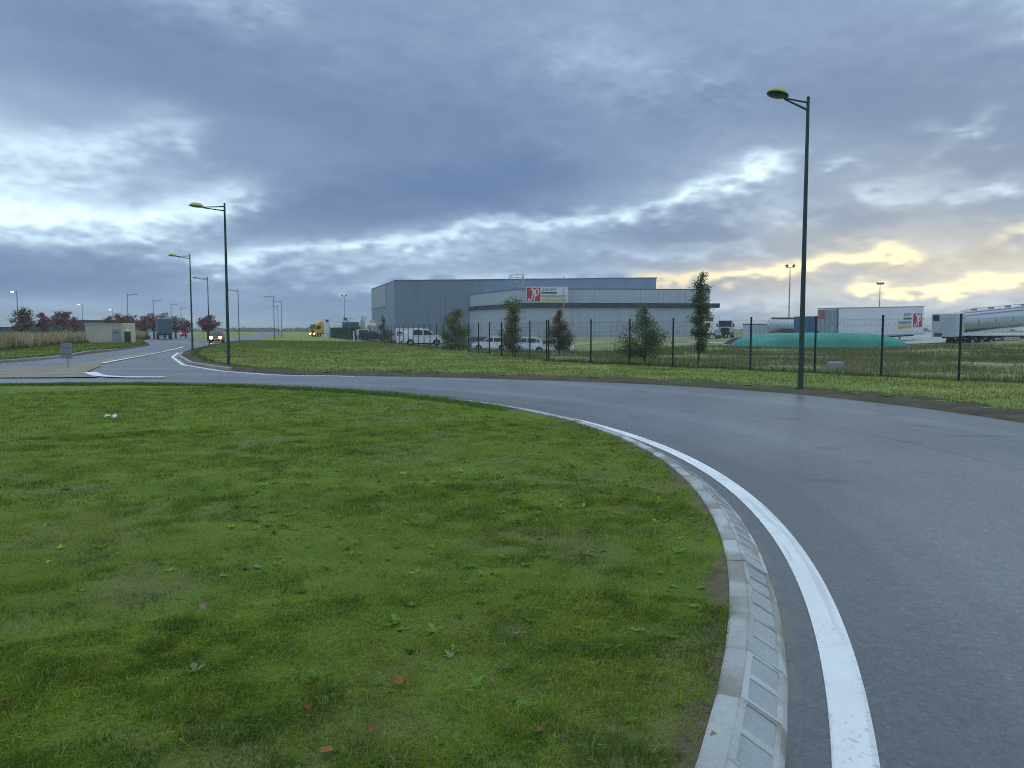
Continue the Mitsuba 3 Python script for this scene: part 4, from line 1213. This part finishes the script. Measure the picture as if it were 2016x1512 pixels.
def tree(name, x, y, label, cat, leaf, H, profile, n_leaf, size, trunk_h, trunk_r, seed, lean=(0, 0), limbs=9, gaps=.45, group=None, stems=1, z=None, droop=.0):
    """A young tree: stems with limbs, and leaves in clumps along the limbs. profile: (height fraction, crown radius) pairs."""
    g = np.random.default_rng(seed)
    k = thing(name, label, cat, group)
    o = at(x, y) if z is None else np.array([x, y, z])
    hs, rs = np.array([p[0] for p in profile]), np.array([p[1] for p in profile])
    wood = MB()
    for s in range(stems):
        off = np.array([g.uniform(-.12, .12), g.uniform(-.12, .12), 0]) * (stems > 1)
        pts = [off + np.array([lean[0] * t * t + .05 * g.normal() * t, lean[1] * t * t + .05 * g.normal() * t, H * .97 * t]) for t in np.linspace(0, 1, 7)]
        pts[0][2] = -.15
        wood.tube(pts, np.linspace(trunk_r, trunk_r * .18, 7), 7)
    clumps = []
    for i in range(limbs):
        f = hs[0] + (.97 - hs[0]) * (i + g.uniform(0, 1)) / limbs
        r = np.interp(f, hs, rs)
        a = g.uniform(0, 2 * np.pi)
        b = np.array([lean[0] * f * f, lean[1] * f * f, H * f - r * .55])
        b[2] = max(b[2], trunk_h * .8)
        e = np.array([lean[0] * f * f + r * math.cos(a) * g.uniform(.55, 1.0), lean[1] * f * f + r * math.sin(a) * g.uniform(.55, 1.0), H * f])
        m = (b + e) / 2 + [0, 0, .06 * H * g.uniform(-.3, 1)]
        wood.tube([b, m, e], [trunk_r * .42, trunk_r * .28, trunk_r * .10], 5, False)
        for t in (.35, .6, .8, 1.0, 1.06):
            clumps.append((b * (1 - t) ** 2 + 2 * m * t * (1 - t) + e * t * t if t <= 1 else e + g.normal(0, .06, 3), .10 + .20 * r * g.uniform(.5, 1.1)))
    for f in np.linspace(hs[0] + .05, .99, 7):
        clumps.append((np.array([lean[0] * f * f, lean[1] * f * f, H * f]), .06 + .24 * np.interp(f, hs, rs)))
    wood.build('trunk', 'bark', k, (np.eye(3), o), 40)
    c = np.array([q[0] for q in clumps])
    sr = np.array([q[1] for q in clumps])
    wgt = np.maximum(sr, .06) ** 2.3 * g.uniform(1 - gaps, 1 + gaps, len(c)).clip(.08)
    idx = g.choice(len(c), n_leaf, p=wgt / wgt.sum())
    p = c[idx] + g.normal(0, 1, (n_leaf, 3)) * sr[idx, None] * np.array([.75, .75, .62])
    p = p[(p[:, 2] > trunk_h * .75) & (p[:, 2] < H * 1.02)]
    leaf_quads(p, size, g, droop).build('crown', leaf, k, (np.eye(3), o))
    return k


def leaf_quads(p, size, g, droop=0.0):
    n = len(p)
    a = g.normal(0, 1, (n, 3))
    a[:, 2] = a[:, 2] * .6 - droop
    a /= np.linalg.norm(a, axis=1, keepdims=True)
    b = np.cross(a, g.normal(0, 1, (n, 3)))
    b /= np.linalg.norm(b, axis=1, keepdims=True)
    s = size * g.uniform(.55, 1.25, (n, 1))
    nn = np.cross(a, b) * s * .12
    v = np.stack([p - a * s * .5, p + b * s * .33 + nn, p + a * s * .5, p - b * s * .33 + nn], 1).reshape(-1, 3)
    k = np.arange(n)[:, None] * 4
    return MB().add(v, np.hstack([k, k + 1, k + 2, k + 3]))


SAP = 'saplings along the fence'
tree('bushy_tree', 6.05, 34.6, 'broad dark green bushy sapling in front of the grey warehouse wall', 'tree', 'leaf_dark_green', 2.75, [(.18, .90), (.30, 1.4), (.46, 1.2), (.64, .72), (.84, .38), (1, .10)], 6500, .085, .35, .045, 11, limbs=26, group=SAP)
tree('poplar_tree', 8.15, 33.2, 'tall narrow poplar sapling in front of the right end of the warehouse', 'tree', 'leaf_dark_green', 4.05, [(.16, .18), (.3, .40), (.48, .44), (.66, .38), (.78, .40), (.88, .28), (1, .08)], 6500, .08, .5, .05, 12, lean=(.12, 0), limbs=24, group=SAP)
tree('ragged_tree', 0.02, 45.2, 'tall ragged grey green sapling left of the company sign', 'tree', 'leaf_grey_green', 3.5, [(.10, .5), (.34, .85), (.52, .75), (.68, .55), (.86, .62), (1, .30)], 7500, .09, .3, .045, 13, limbs=22, group=SAP)
tree('spreading_tree', -4.6, 60.5, 'pale grey green spreading sapling in front of the blue warehouse wall', 'tree', 'leaf_grey_green', 3.35, [(.05, 1.2), (.25, 1.55), (.45, 1.35), (.62, .85), (.8, .8), (1, .4)], 9500, .11, .15, .05, 14, limbs=28, group=SAP)
tree('rust_tree', 3.05, 48.8, 'rust brown conical sapling beside the corner post of the fence', 'tree', 'leaf_rust', 2.9, [(.14, .62), (.30, .88), (.48, .70), (.70, .42), (.88, .18), (1, .04)], 7500, .085, .3, .04, 15, limbs=24, group=SAP)
tree('small_conifer', -16.6, 98, 'small dark conifer behind the fence at the left corner of the warehouse', 'tree', 'leaf_dark_green', 3.6, [(.1, .75), (.35, .62), (.6, .42), (.85, .18), (1, .04)], 1500, .16, .2, .08, 16, limbs=16)
tree('red_shrub', -14.2, 88.0, 'low red brown shrub behind the fence left of the minibus', 'shrub', 'leaf_brown', 1.7, [(.0, .8), (.4, 1.0), (.8, .6), (1, .2)], 1300, .12, .05, .04, 17, limbs=14)
RED = 'autumn trees at the far left'
for i, (x, y, H, pr, n, leaf, lab, th_, st) in enumerate((
        (-70.6, 110, 4.9, [(.05, 1.2), (.3, 1.65), (.6, 1.6), (.85, 1.1), (1, .4)], 2600, 'leaf_brown', 'large dense rust brown tree at the far left', .2, 2),
        (-69.0, 112, 4.2, [(.35, .5), (.6, .9), (.8, .9), (1, .4)], 700, 'leaf_wine', 'thin red tree just right of the large rust brown one', 1.2, 1),
        (-76.5, 128, 4.6, [(.55, .6), (.75, 1.0), (.9, .6), (1, .3)], 420, 'leaf_wine', 'sparse red tree with layered branches above the navy shed', 2.0, 1),
        (-73.5, 125, 4.7, [(.40, .7), (.62, 1.0), (.8, 1.6), (.92, 1.4), (1, .5)], 950, 'leaf_wine', 'layered red tree, tallest above the roof of the navy shed', 1.8, 1),
        (-74.0, 129, 3.9, [(.5, .8), (.75, 1.3), (.92, .9), (1, .3)], 620, 'leaf_wine', 'open red tree above the right end of the navy shed', 1.6, 1),
        (-68.3, 124, 2.9, [(.3, .8), (.6, 1.2), (.9, .8), (1, .3)], 620, 'leaf_wine', 'low wine red tree behind the left end of the beige cabin', .8, 2))):
    tree('autumn_tree', x, y, lab, 'tree', leaf, H, pr, int(n * 1.4), .25, th_, .10, 40 + i, limbs=16, group=RED, stems=st)
ROW = 'row of wine red trees beside the road'
for i, (px, y, H, w, lab) in enumerate(((219, 133, 4.0, 1.5, 'first wine red tree right of the beige cabin roof'), (239, 136, 4.6, 1.5, 'taller red tree above the pale bin lid'), (262, 139, 4.4, 1.8, 'third tree of the wine red row, around the lamp with an arm'),
                                       (286, 142, 4.2, 1.7, 'dark red tree just left of the grey lorry'), (304, 146, 4.9, 1.8, 'broad red tree rising over the left edge of the lorry'), (326, 150, 5.0, 2.1, 'widest red tree, behind the roof of the lorry'),
                                       (347, 152, 4.4, 1.9, 'red tree showing right of the lorry'), (367, 156, 3.6, 1.5, 'last low red tree of the row, above the red car'))):
    tree('wine_tree', (px - 1008) / 1494 * y, y, lab, 'tree', 'leaf_wine' if i % 3 else 'leaf_brown', H, [(.34, w * .5), (.6, w), (.8, w * .95), (.95, w * .5), (1, .2)], 1600, .26, 1.1, .13, 60 + i, limbs=18, group=ROW, stems=2)
tree('umbrella_tree', -47.6, 119, 'wine red umbrella shaped tree on thin stems right of the lorry', 'tree', 'leaf_wine', 3.9, [(.45, .9), (.62, 1.8), (.8, 1.6), (1, .5)], 3200, .24, 1.6, .08, 80, limbs=22, stems=5)
G4 = np.random.default_rng(90)
far_line = MB()
for x in np.arange(-900, 500, 5.0):
    y = 820 + 60 * math.sin(x * .01) + G4.uniform(-20, 20)
    far_line.add(*(lambda v, f: (v, f))(*(lambda b: (np.asarray(b.vertices) * [G4.uniform(5, 10), 4, G4.uniform(1.2, 4.2)] + [x, y, .6], b.faces))(trimesh.creation.icosphere(subdivisions=1))))
far_line.build('tree_line', 'leaf_far', None)
labels['tree_line'] = {'label': 'thin dark line of far hedges and trees on the horizon', 'category': 'trees', 'kind': 'stuff'}
k = uniq('earth_mound')
gx, gy = np.meshgrid(np.linspace(-1, 1, 26), np.linspace(-1, 1, 16), indexing='ij')
mz = np.clip(1 - gx ** 2 - gy ** 2, 0, 1) ** .8
v = np.c_[(gx * 2.0 + 25.3).ravel(), (gy * 1.3 + 84).ravel(), (terrain(25.3 + 0 * gx, 84) - .05 + mz * .75 + mz * (meshkit.fbm(np.stack([gx * 4, gy * 4, gx * 0], -1), 4, 5) - .5) * .5).ravel()]
I, J = np.meshgrid(np.arange(25), np.arange(15), indexing='ij')
single('earth_mound', (v, np.stack([I * 16 + J, (I + 1) * 16 + J, (I + 1) * 16 + J + 1, I * 16 + J + 1], -1).reshape(-1, 4)), 'soil', 'small brown mound of earth left of the green bladder', 'mound', smooth=True)

# ---------------------------------------------------------------- grass


def blades(p, h, w, lean, col, bend=1, g=rng):
    """Grass blades from the points p: a triangle each, or three triangles with a bend."""
    n = len(p)
    a = g.uniform(0, 2 * np.pi, n)
    side = np.c_[np.cos(a), np.sin(a), np.zeros(n)] * (w / 2)[:, None]
    tip = p + np.c_[lean[:, 0] * h, lean[:, 1] * h, h * np.sqrt(np.clip(1 - .55 * (lean ** 2).sum(1), .12, 1))]
    if not bend:
        v = np.stack([p - side, p + side, tip], 1).reshape(-1, 3)
        k = np.arange(n)[:, None] * 3
        return v, np.hstack([k, k + 1, k + 2]), np.repeat(col, 3, 0)
    mid = p + np.c_[lean[:, 0] * h * .3, lean[:, 1] * h * .3, h * .62]
    v = np.stack([p - side, p + side, mid - side * .8, mid + side * .8, tip], 1).reshape(-1, 3)
    k = np.arange(n)[:, None] * 5
    f = np.vstack([np.hstack([k, k + 1, k + 3]), np.hstack([k, k + 3, k + 2]), np.hstack([k + 2, k + 3, k + 4])])
    return v, f, np.repeat(col, 5, 0)


def join(parts):
    v, f, c, n = [], [], [], 0
    for a, b, d in parts:
        v.append(a)
        f.append(b + n)
        c.append(d)
        n += len(a)
    return np.vstack(v), np.vstack(f), np.vstack(c)


def nz(x, y, s, seed):
    return meshkit.fbm(np.stack([x * s, y * s, np.zeros_like(x)], -1), 4, seed)


def lerp(a, b, t):
    return np.asarray(a) * (1 - t[:, None]) + np.asarray(b) * t[:, None]


def island_blades():
    g = np.random.default_rng(5)
    parts = []
    for r0, r1, dens, half, bend in ((1.9, 4.4, 15000, .86, 1), (4.4, 7.5, 8500, .78, 0), (7.5, 13, 3400, .72, 0), (13, 23, 1250, .70, 0), (.3, 10, 260, 3.14, 0), (10, 24, 60, 3.14, 0)):
        n = int(dens * (r1 * r1 - r0 * r0) * half)
        r, a = np.sqrt(g.uniform(r0 * r0, r1 * r1, n)), g.uniform(-half, half, n)
        x, y = r * np.sin(a), r * np.cos(a)
        d = np.hypot(x - CX, y - CY)
        bare = .55 * ss(.52, .68, nz(x, y, 2.1, 31) + .35 * ss(13.4, 14.1, d) * nz(x, y, .45, 77)) * .85
        thick = nz(x, y, 4.2, 32)
        bare = np.maximum(bare, ss(13.93, 14.08, d + .40 * (nz(x, y, 1.3, 61) - .5)) * 1.05)
        keep = (d < 14.09) & (g.uniform(0, 1, n) > bare * .8)
        x, y, r, bare, thick = x[keep], y[keep], r[keep], bare[keep], thick[keep]
        n = len(x)
        tone, fine = nz(x, y, .55, 33), nz(x, y, 6.5, 34)
        q = g.uniform(0, 1, n)
        col = lerp((.140, .205, .028), (.370, .455, .066), np.clip(.12 + 2.0 * (fine - .34) + .35 * (q - .5), 0, 1))
        col = lerp(col, (.35, .42, .07), ss(.52, .72, tone) * .75)
        col = lerp(col, (.06, .14, .03), ss(.56, .70, nz(x, y, 3.4, 36)) * .55)
        straw = (g.uniform(0, 1, n) < .045 + .12 * bare)
        col[straw] = lerp((.30, .25, .12), (.48, .40, .23), g.uniform(0, 1, straw.sum()))
        col *= g.uniform(.72, 1.3, (n, 1))
        h = (.016 + .036 * ss(.3, .72, thick)) * g.uniform(.55, 1.5, n)
        w = .0030 * np.maximum(1, r / 3.8) * g.uniform(.7, 1.4, n)
        wide = g.uniform(0, 1, n) < .06                              # broad blades, their sparkle painted in as a paler colour
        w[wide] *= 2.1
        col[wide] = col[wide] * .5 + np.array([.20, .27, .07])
        lean = np.c_[g.normal(.42, .62, n), g.normal(.10, .62, n)]
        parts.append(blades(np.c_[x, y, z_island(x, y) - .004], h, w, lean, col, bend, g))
    n = 26000                                                    # the uncut fringe that hides the kerb on the far side
    a, d = np.radians(g.uniform(28, 150, n)), 14.17 - .5 * g.uniform(0, 1, n) ** 1.6
    x, y = CX + d * np.cos(a), CY + d * np.sin(a)
    col = lerp((.08, .155, .03), (.21, .33, .06), g.uniform(0, 1, n))
    parts.append(blades(np.c_[x, y, np.full(n, .05)], g.uniform(.06, .115, n) * (.7 + .6 * nz(x, y, 1.1, 39)), g.uniform(.012, .022, n), np.c_[g.normal(.2, .35, n), g.normal(0, .35, n)], col, 0, g))
    return join(parts)


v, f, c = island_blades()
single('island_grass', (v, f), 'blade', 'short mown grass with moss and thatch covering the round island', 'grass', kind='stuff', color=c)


def weed_mesh():
    g = np.random.default_rng(8)
    parts = []
    n = 2600
    r, a = np.sqrt(g.uniform(2.2 ** 2, 10.5 ** 2, n)), g.uniform(-.75, .62, n)
    x, y = r * np.sin(a), r * np.cos(a)
    d = np.hypot(x - CX, y - CY)
    keep = (d < 13.98) & ((g.uniform(0, 1, n) < .16) | ((d > 12.4) & (g.uniform(0, 1, n) < .75)) | (nz(x, y, .6, 51) > .60))
    for px, py in zip(x[keep], y[keep]):
        m = int(g.integers(4, 10))
        s = .014 + .042 * g.uniform(0, 1) ** 2.2
        base = np.array([px, py, float(z_island(px, py)) + .004])
        tone = np.array([(.17, .30, .06), (.26, .42, .07), (.22, .32, .15), (.14, .25, .06), (.36, .44, .10)][g.integers(5)]) * g.uniform(.8, 1.4)
        for i in range(m):
            an, ln, up = g.uniform(0, 6.28), s * g.uniform(.6, 1.3), g.uniform(.25, .9)
            dr_, sd = np.array([math.cos(an), math.sin(an), 0]), np.array([-math.sin(an), math.cos(an), 0])
            wd = ln * g.uniform(.17, .30)
            p0, p1, p2 = base, base + dr_ * ln * .55 + [0, 0, ln * up * .55], base + dr_ * ln + [0, 0, ln * up * .62]
            v = np.array([p0 - sd * wd * .25, p0 + sd * wd * .25, p1 - sd * wd, p1 + sd * wd, p1 + [0, 0, -wd * .35], p2])
            parts.append((v, np.array([[0, 4, 2], [0, 1, 4], [1, 3, 4], [2, 4, 5], [4, 3, 5]]), np.tile(tone * g.uniform(.8, 1.25), (6, 1))))
    return join(parts)


v, f, c = weed_mesh()
single('broadleaf_weeds', (v, f), 'blade', 'low clover and plantain weeds scattered through the island grass', 'weeds', kind='stuff', color=c)


def region_points(poly, n, g):
    x0, y0, x1, y1 = poly.bounds
    out, left = [], n
    while left > 0:
        q = np.c_[g.uniform(x0, x1, n), g.uniform(y0, y1, n)]
        q = q[shapely.contains_xy(poly, q[:, 0], q[:, 1])][:left]
        out.append(q)
        left -= len(q)
    return np.vstack(out)


def verge_blades(poly, n, hmin, hmax, wk, ca, cb, straw, seed, lean=.3, zf=None, bend=0, clump=None, fade=None):
    g = np.random.default_rng(seed)
    q = region_points(poly, n, g)
    x, y = q[:, 0], q[:, 1]
    if fade:                                                     # fewer and wider blades with distance, without a step
        r = np.hypot(x, y)
        keep = g.uniform(0, 1, len(x)) < np.clip((fade / r) ** 1.5, .06, 1)
        x, y = x[keep], y[keep]
    if clump:
        keep = g.uniform(0, 1, len(x)) < ss(clump[1], clump[2], nz(x, y, clump[0], seed + 3))
        x, y = x[keep], y[keep]
    n = len(x)
    r = np.hypot(x, y)
    t = nz(x, y, .35, seed + 1)
    col = lerp(ca, cb, np.clip(1.6 * (t - .2) + .5 * (g.uniform(0, 1, n) - .5), 0, 1)) * g.uniform(.7, 1.3, (n, 1))
    s = g.uniform(0, 1, n) < straw * (.4 + 1.2 * nz(x, y, .22, seed + 2))
    col[s] = lerp((.20, .16, .08), (.36, .29, .16), g.uniform(0, 1, s.sum()))
    h = g.uniform(hmin, hmax, n) * (np.clip(r / 45, 1, 2) if fade else 1) * (.6 + .8 * nz(x, y, .9, seed + 4))
    z = z_lawn(x, y, shapely.distance(shapely.points(np.c_[x, y]), road)) if zf is None else zf(x, y)
    return blades(np.c_[x, y, z - .01], h, wk * r * g.uniform(.6, 1.3, n), g.normal(0, lean, (n, 2)), col, bend, g)


lawn_near = lawn.intersection(Polygon([(0, 0), (30, 20), (26, 60), (-10, 95), (-60, 125), (-75, 100), (-40, 28)]))
v, f, c = verge_blades(lawn_near, 520000, .035, .11, .00062, (.145, .195, .036), (.255, .295, .075), .07, 21, fade=30.0)
single('verge_grass', (v, f), 'blade', 'short yellowish green grass of the verges across the road', 'grass', kind='stuff', color=c)
v, f, c = join([verge_blades(soil_near.buffer(.25).intersection(verges), 26000, .03, .13, .0006, (.05, .06, .02), (.12, .13, .04), .8, 23, .7, clump=(.9, .44, .62)),
                verge_blades(lawn.intersection(road.buffer(1.15)).intersection(near_zone), 24000, .06, .15, .0006, (.08, .13, .025), (.17, .22, .05), .25, 24, .5)])
single('edge_grass', (v, f), 'blade', 'ragged dry tufts hanging over the bare earth edge', 'grass', kind='stuff', color=c)
inside = yard_area.intersection(Polygon([(0, 36), (14, 22), (40, 4), (80, 40), (56, 66), (14, 72), (9, 66), (-4, 68), (-12, 84)]))
zi = lambda x, y: terrain(x, y) + rough(x, y, .5, 3) * .12
v, f, c = join([verge_blades(inside.intersection(Point(0, 0).buffer(52)), 120000, .10, .34, .00045, (.13, .155, .06), (.235, .245, .105), .28, 25, .35, zi, clump=(.35, .34, .52)),
                verge_blades(inside.difference(Point(0, 0).buffer(52)), 60000, .12, .36, .0007, (.13, .155, .06), (.23, .24, .10), .22, 26, .35, zi, clump=(.3, .34, .5)),
                verge_blades(LineString([tuple(F0 + [.1, .1]), (13.8, 23.6), (20, 16)]).buffer(.35), 9000, .08, .30, .0005, (.05, .085, .02), (.12, .16, .04), .3, 27, .4)])
single('rough_grass', (v, f), 'blade', 'uncut olive brown grass inside the fence', 'grass', kind='stuff', color=c)
reed_poly = LineString([(-32, 36), (-42.3, 61.6), (-52.8, 91), (-54.5, 96)]).buffer(1.6).union(LineString([(-64, 128), (-72, 146), (-80, 160)]).buffer(1.8))
v, f, c = join([verge_blades(reed_poly, 52000, .75, 1.42, .00055, (.46, .37, .20), (.78, .65, .42), .3, 28, .16, lambda x, y: terrain(x, y), 1),
                verge_blades(reed_poly.buffer(.5), 9000, .25, .7, .0008, (.045, .05, .02), (.13, .115, .05), .15, 29, .3, lambda x, y: terrain(x, y))])
single('reed_hedge', (v, f), 'blade', 'tall hedge of dry tan reeds along the left verge', 'reeds', kind='stuff', color=c)

# ---------------------------------------------------------------- fallen leaves and litter on the island
LEAF_TONES = {'orange': (.40, .20, .07), 'pink': (.46, .30, .24), 'tan': (.36, .24, .14), 'rust': (.36, .15, .045), 'brown': (.27, .15, .075), 'pale': (.50, .44, .30), 'yellow': (.50, .42, .18)}
for _k, _c in LEAF_TONES.items():
    leafmat('fallen_leaf_' + _k, _c, .4)
LEAVES = [
    (-.68, 2.67, 'orange', .085, 'bright orange fallen leaf at the bottom of the picture'), (-1.70, 4.08, 'pink', .085, 'pale pink fallen leaf standing on edge left of the centre of the lawn'),
    (-.76, 4.5, 'tan', .075, 'tan fallen leaf near the middle of the island grass'), (-1.92, 4.07, 'rust', .06, 'rust fallen leaf just left of the pale pink one'),
    (-1.44, 4.5, 'orange', .05, 'small orange fallen leaf between the pink leaf and the tan leaf'), (-2.36, 4.44, 'tan', .045, 'small tan fallen leaf far left of the pink one'),
    (-.83, 2.99, 'rust', .07, 'rust fallen leaf above the bright orange leaf'), (-.49, 3.2, 'orange', .09, 'curled orange brown leaf, largest in the middle foreground'),
    (.03, 3.69, 'tan', .085, 'tan orange fallen leaf right of the picture centre, halfway to the kerb'), (-.09, 3.2, 'pink', .06, 'pinkish fallen leaf below the tan orange one'),
    (.10, 2.79, 'brown', .085, 'dark brown fallen leaf near the bottom edge right of centre'), (-.54, 2.83, 'brown', .075, 'brown fallen leaf between the bright orange one and the curled one'),
    (-1.07, 3.55, 'brown', .06, 'brown fallen leaf in the left foreground, left of the curled leaf'), (.69, 3.0, 'rust', .055, 'rust fallen leaf close to the kerb in the foreground'),
    (.41, 2.97, 'brown', .06, 'brown fallen leaf two steps left of the near kerb stones'), (1.04, 5.23, 'rust', .075, 'rust fallen leaf by the bare soil along the kerb'),
    (-.29, 5.09, 'pale', .04, 'tiny pale leaf behind the tan leaf of the middle'), (-1.37, 7.81, 'pale', .06, 'pale leaf far back in the middle of the lawn'),
    (-1.98, 5.83, 'yellow', .045, 'small yellow leaf in the middle distance, right one of two'), (-3.66, 5.86, 'yellow', .05, 'small yellow leaf in the middle distance at the far left'),
    (.91, 3.96, 'rust', .06, 'rust fallen leaf beside the kerb, halfway along its near curve'), (-2.72, 9.88, 'pale', .07, 'palest leaf at the back of the lawn'),
    (.34, 4.03, 'orange', .055, 'small orange leaf left of the rust leaf beside the kerb'), (-2.07, 3.02, 'rust', .07, 'rust fallen leaf in the lower left corner of the lawn'),
    (-2.74, 4.23, 'brown', .05, 'brown fallen leaf at the left edge, nearer than the yellow one'), (1.17, 6.96, 'tan', .06, 'tan leaf lying where the bare soil by the kerb begins'),
    (.76, 2.76, 'tan', .05, 'tan leaf against the nearest kerb stone')]


def leaf_shape(s, g):
    """A lobed autumn leaf, cupped and with a stalk."""
    n = 22
    a = np.linspace(0, 2 * np.pi, n, endpoint=False)
    r = s * .5 * (.62 + .26 * np.abs(np.cos(2.5 * a)) + .12 * g.normal(0, .5, n)) * np.where(np.abs(a - np.pi) < .3, .6, 1)
    cup = g.uniform(.5, 1.3)
    rim = np.c_[r * np.cos(a) * 1.25, r * np.sin(a) * .85, cup * r * r / s * 1.3 + g.normal(0, .03 * s, n)]
    mid = np.c_[rim[:, 0] * .5, rim[:, 1] * .5, rim[:, 2] * .22 + .02 * s * np.cos(3 * a)]
    v = np.vstack([rim, mid, [[0, 0, 0]]])
    k = np.arange(n)
    f = np.vstack([np.stack([k, (k + 1) % n, n + (k + 1) % n], 1), np.stack([k, n + (k + 1) % n, n + k], 1), np.stack([n + k, n + (k + 1) % n, k * 0 + 2 * n], 1)])
    m = MB().add(v, f)
    m.tube([(-s * .3, 0, .01 * s), (-s * .6, .03 * s, .08 * s), (-s * .85, .1 * s, .05 * s)], [.012 * s, .01 * s, .007 * s], 4)
    return np.vstack(m.v), np.vstack(m.f)


for i, (x, y, tone, s, lab) in enumerate(LEAVES):
    g = np.random.default_rng(300 + i)
    v, f = leaf_shape(s * .64, g)
    tilt = rotz(g.uniform(0, 6.28)) @ roty(g.uniform(-.5, .5) if tone != 'pink' else -1.0)
    single('fallen_leaf', (v @ tilt.T + [x, y, float(z_island(x, y)) + .016 + .12 * s], f), 'fallen_leaf_' + tone, lab, 'leaf', 'autumn leaves on the island grass')
g = np.random.default_rng(77)
gx, gy = np.meshgrid(np.linspace(-.5, .5, 9), np.linspace(-.5, .5, 6), indexing='ij')
lz = .04 + .035 * np.abs(np.sin(gx * 4 + gy * 2)) + .012 * g.normal(0, 1, gx.shape)
v = np.c_[(gx * .21 - 7.05).ravel(), (gy * .12 + 13.3 + gx * .03).ravel(), (z_island(-7.05 + 0 * gx, 13.3) + lz).ravel()]
I, J = np.meshgrid(np.arange(8), np.arange(5), indexing='ij')
q = np.stack([I * 6 + J, (I + 1) * 6 + J, (I + 1) * 6 + J + 1, I * 6 + J + 1], -1).reshape(-1, 4)
single('paper_litter', (np.vstack([v, v - [0, 0, .004]]), np.vstack([q, q[:, ::-1] + len(v)])), 'litter_white', 'crumpled white scrap of litter far back on the island grass', 'litter')
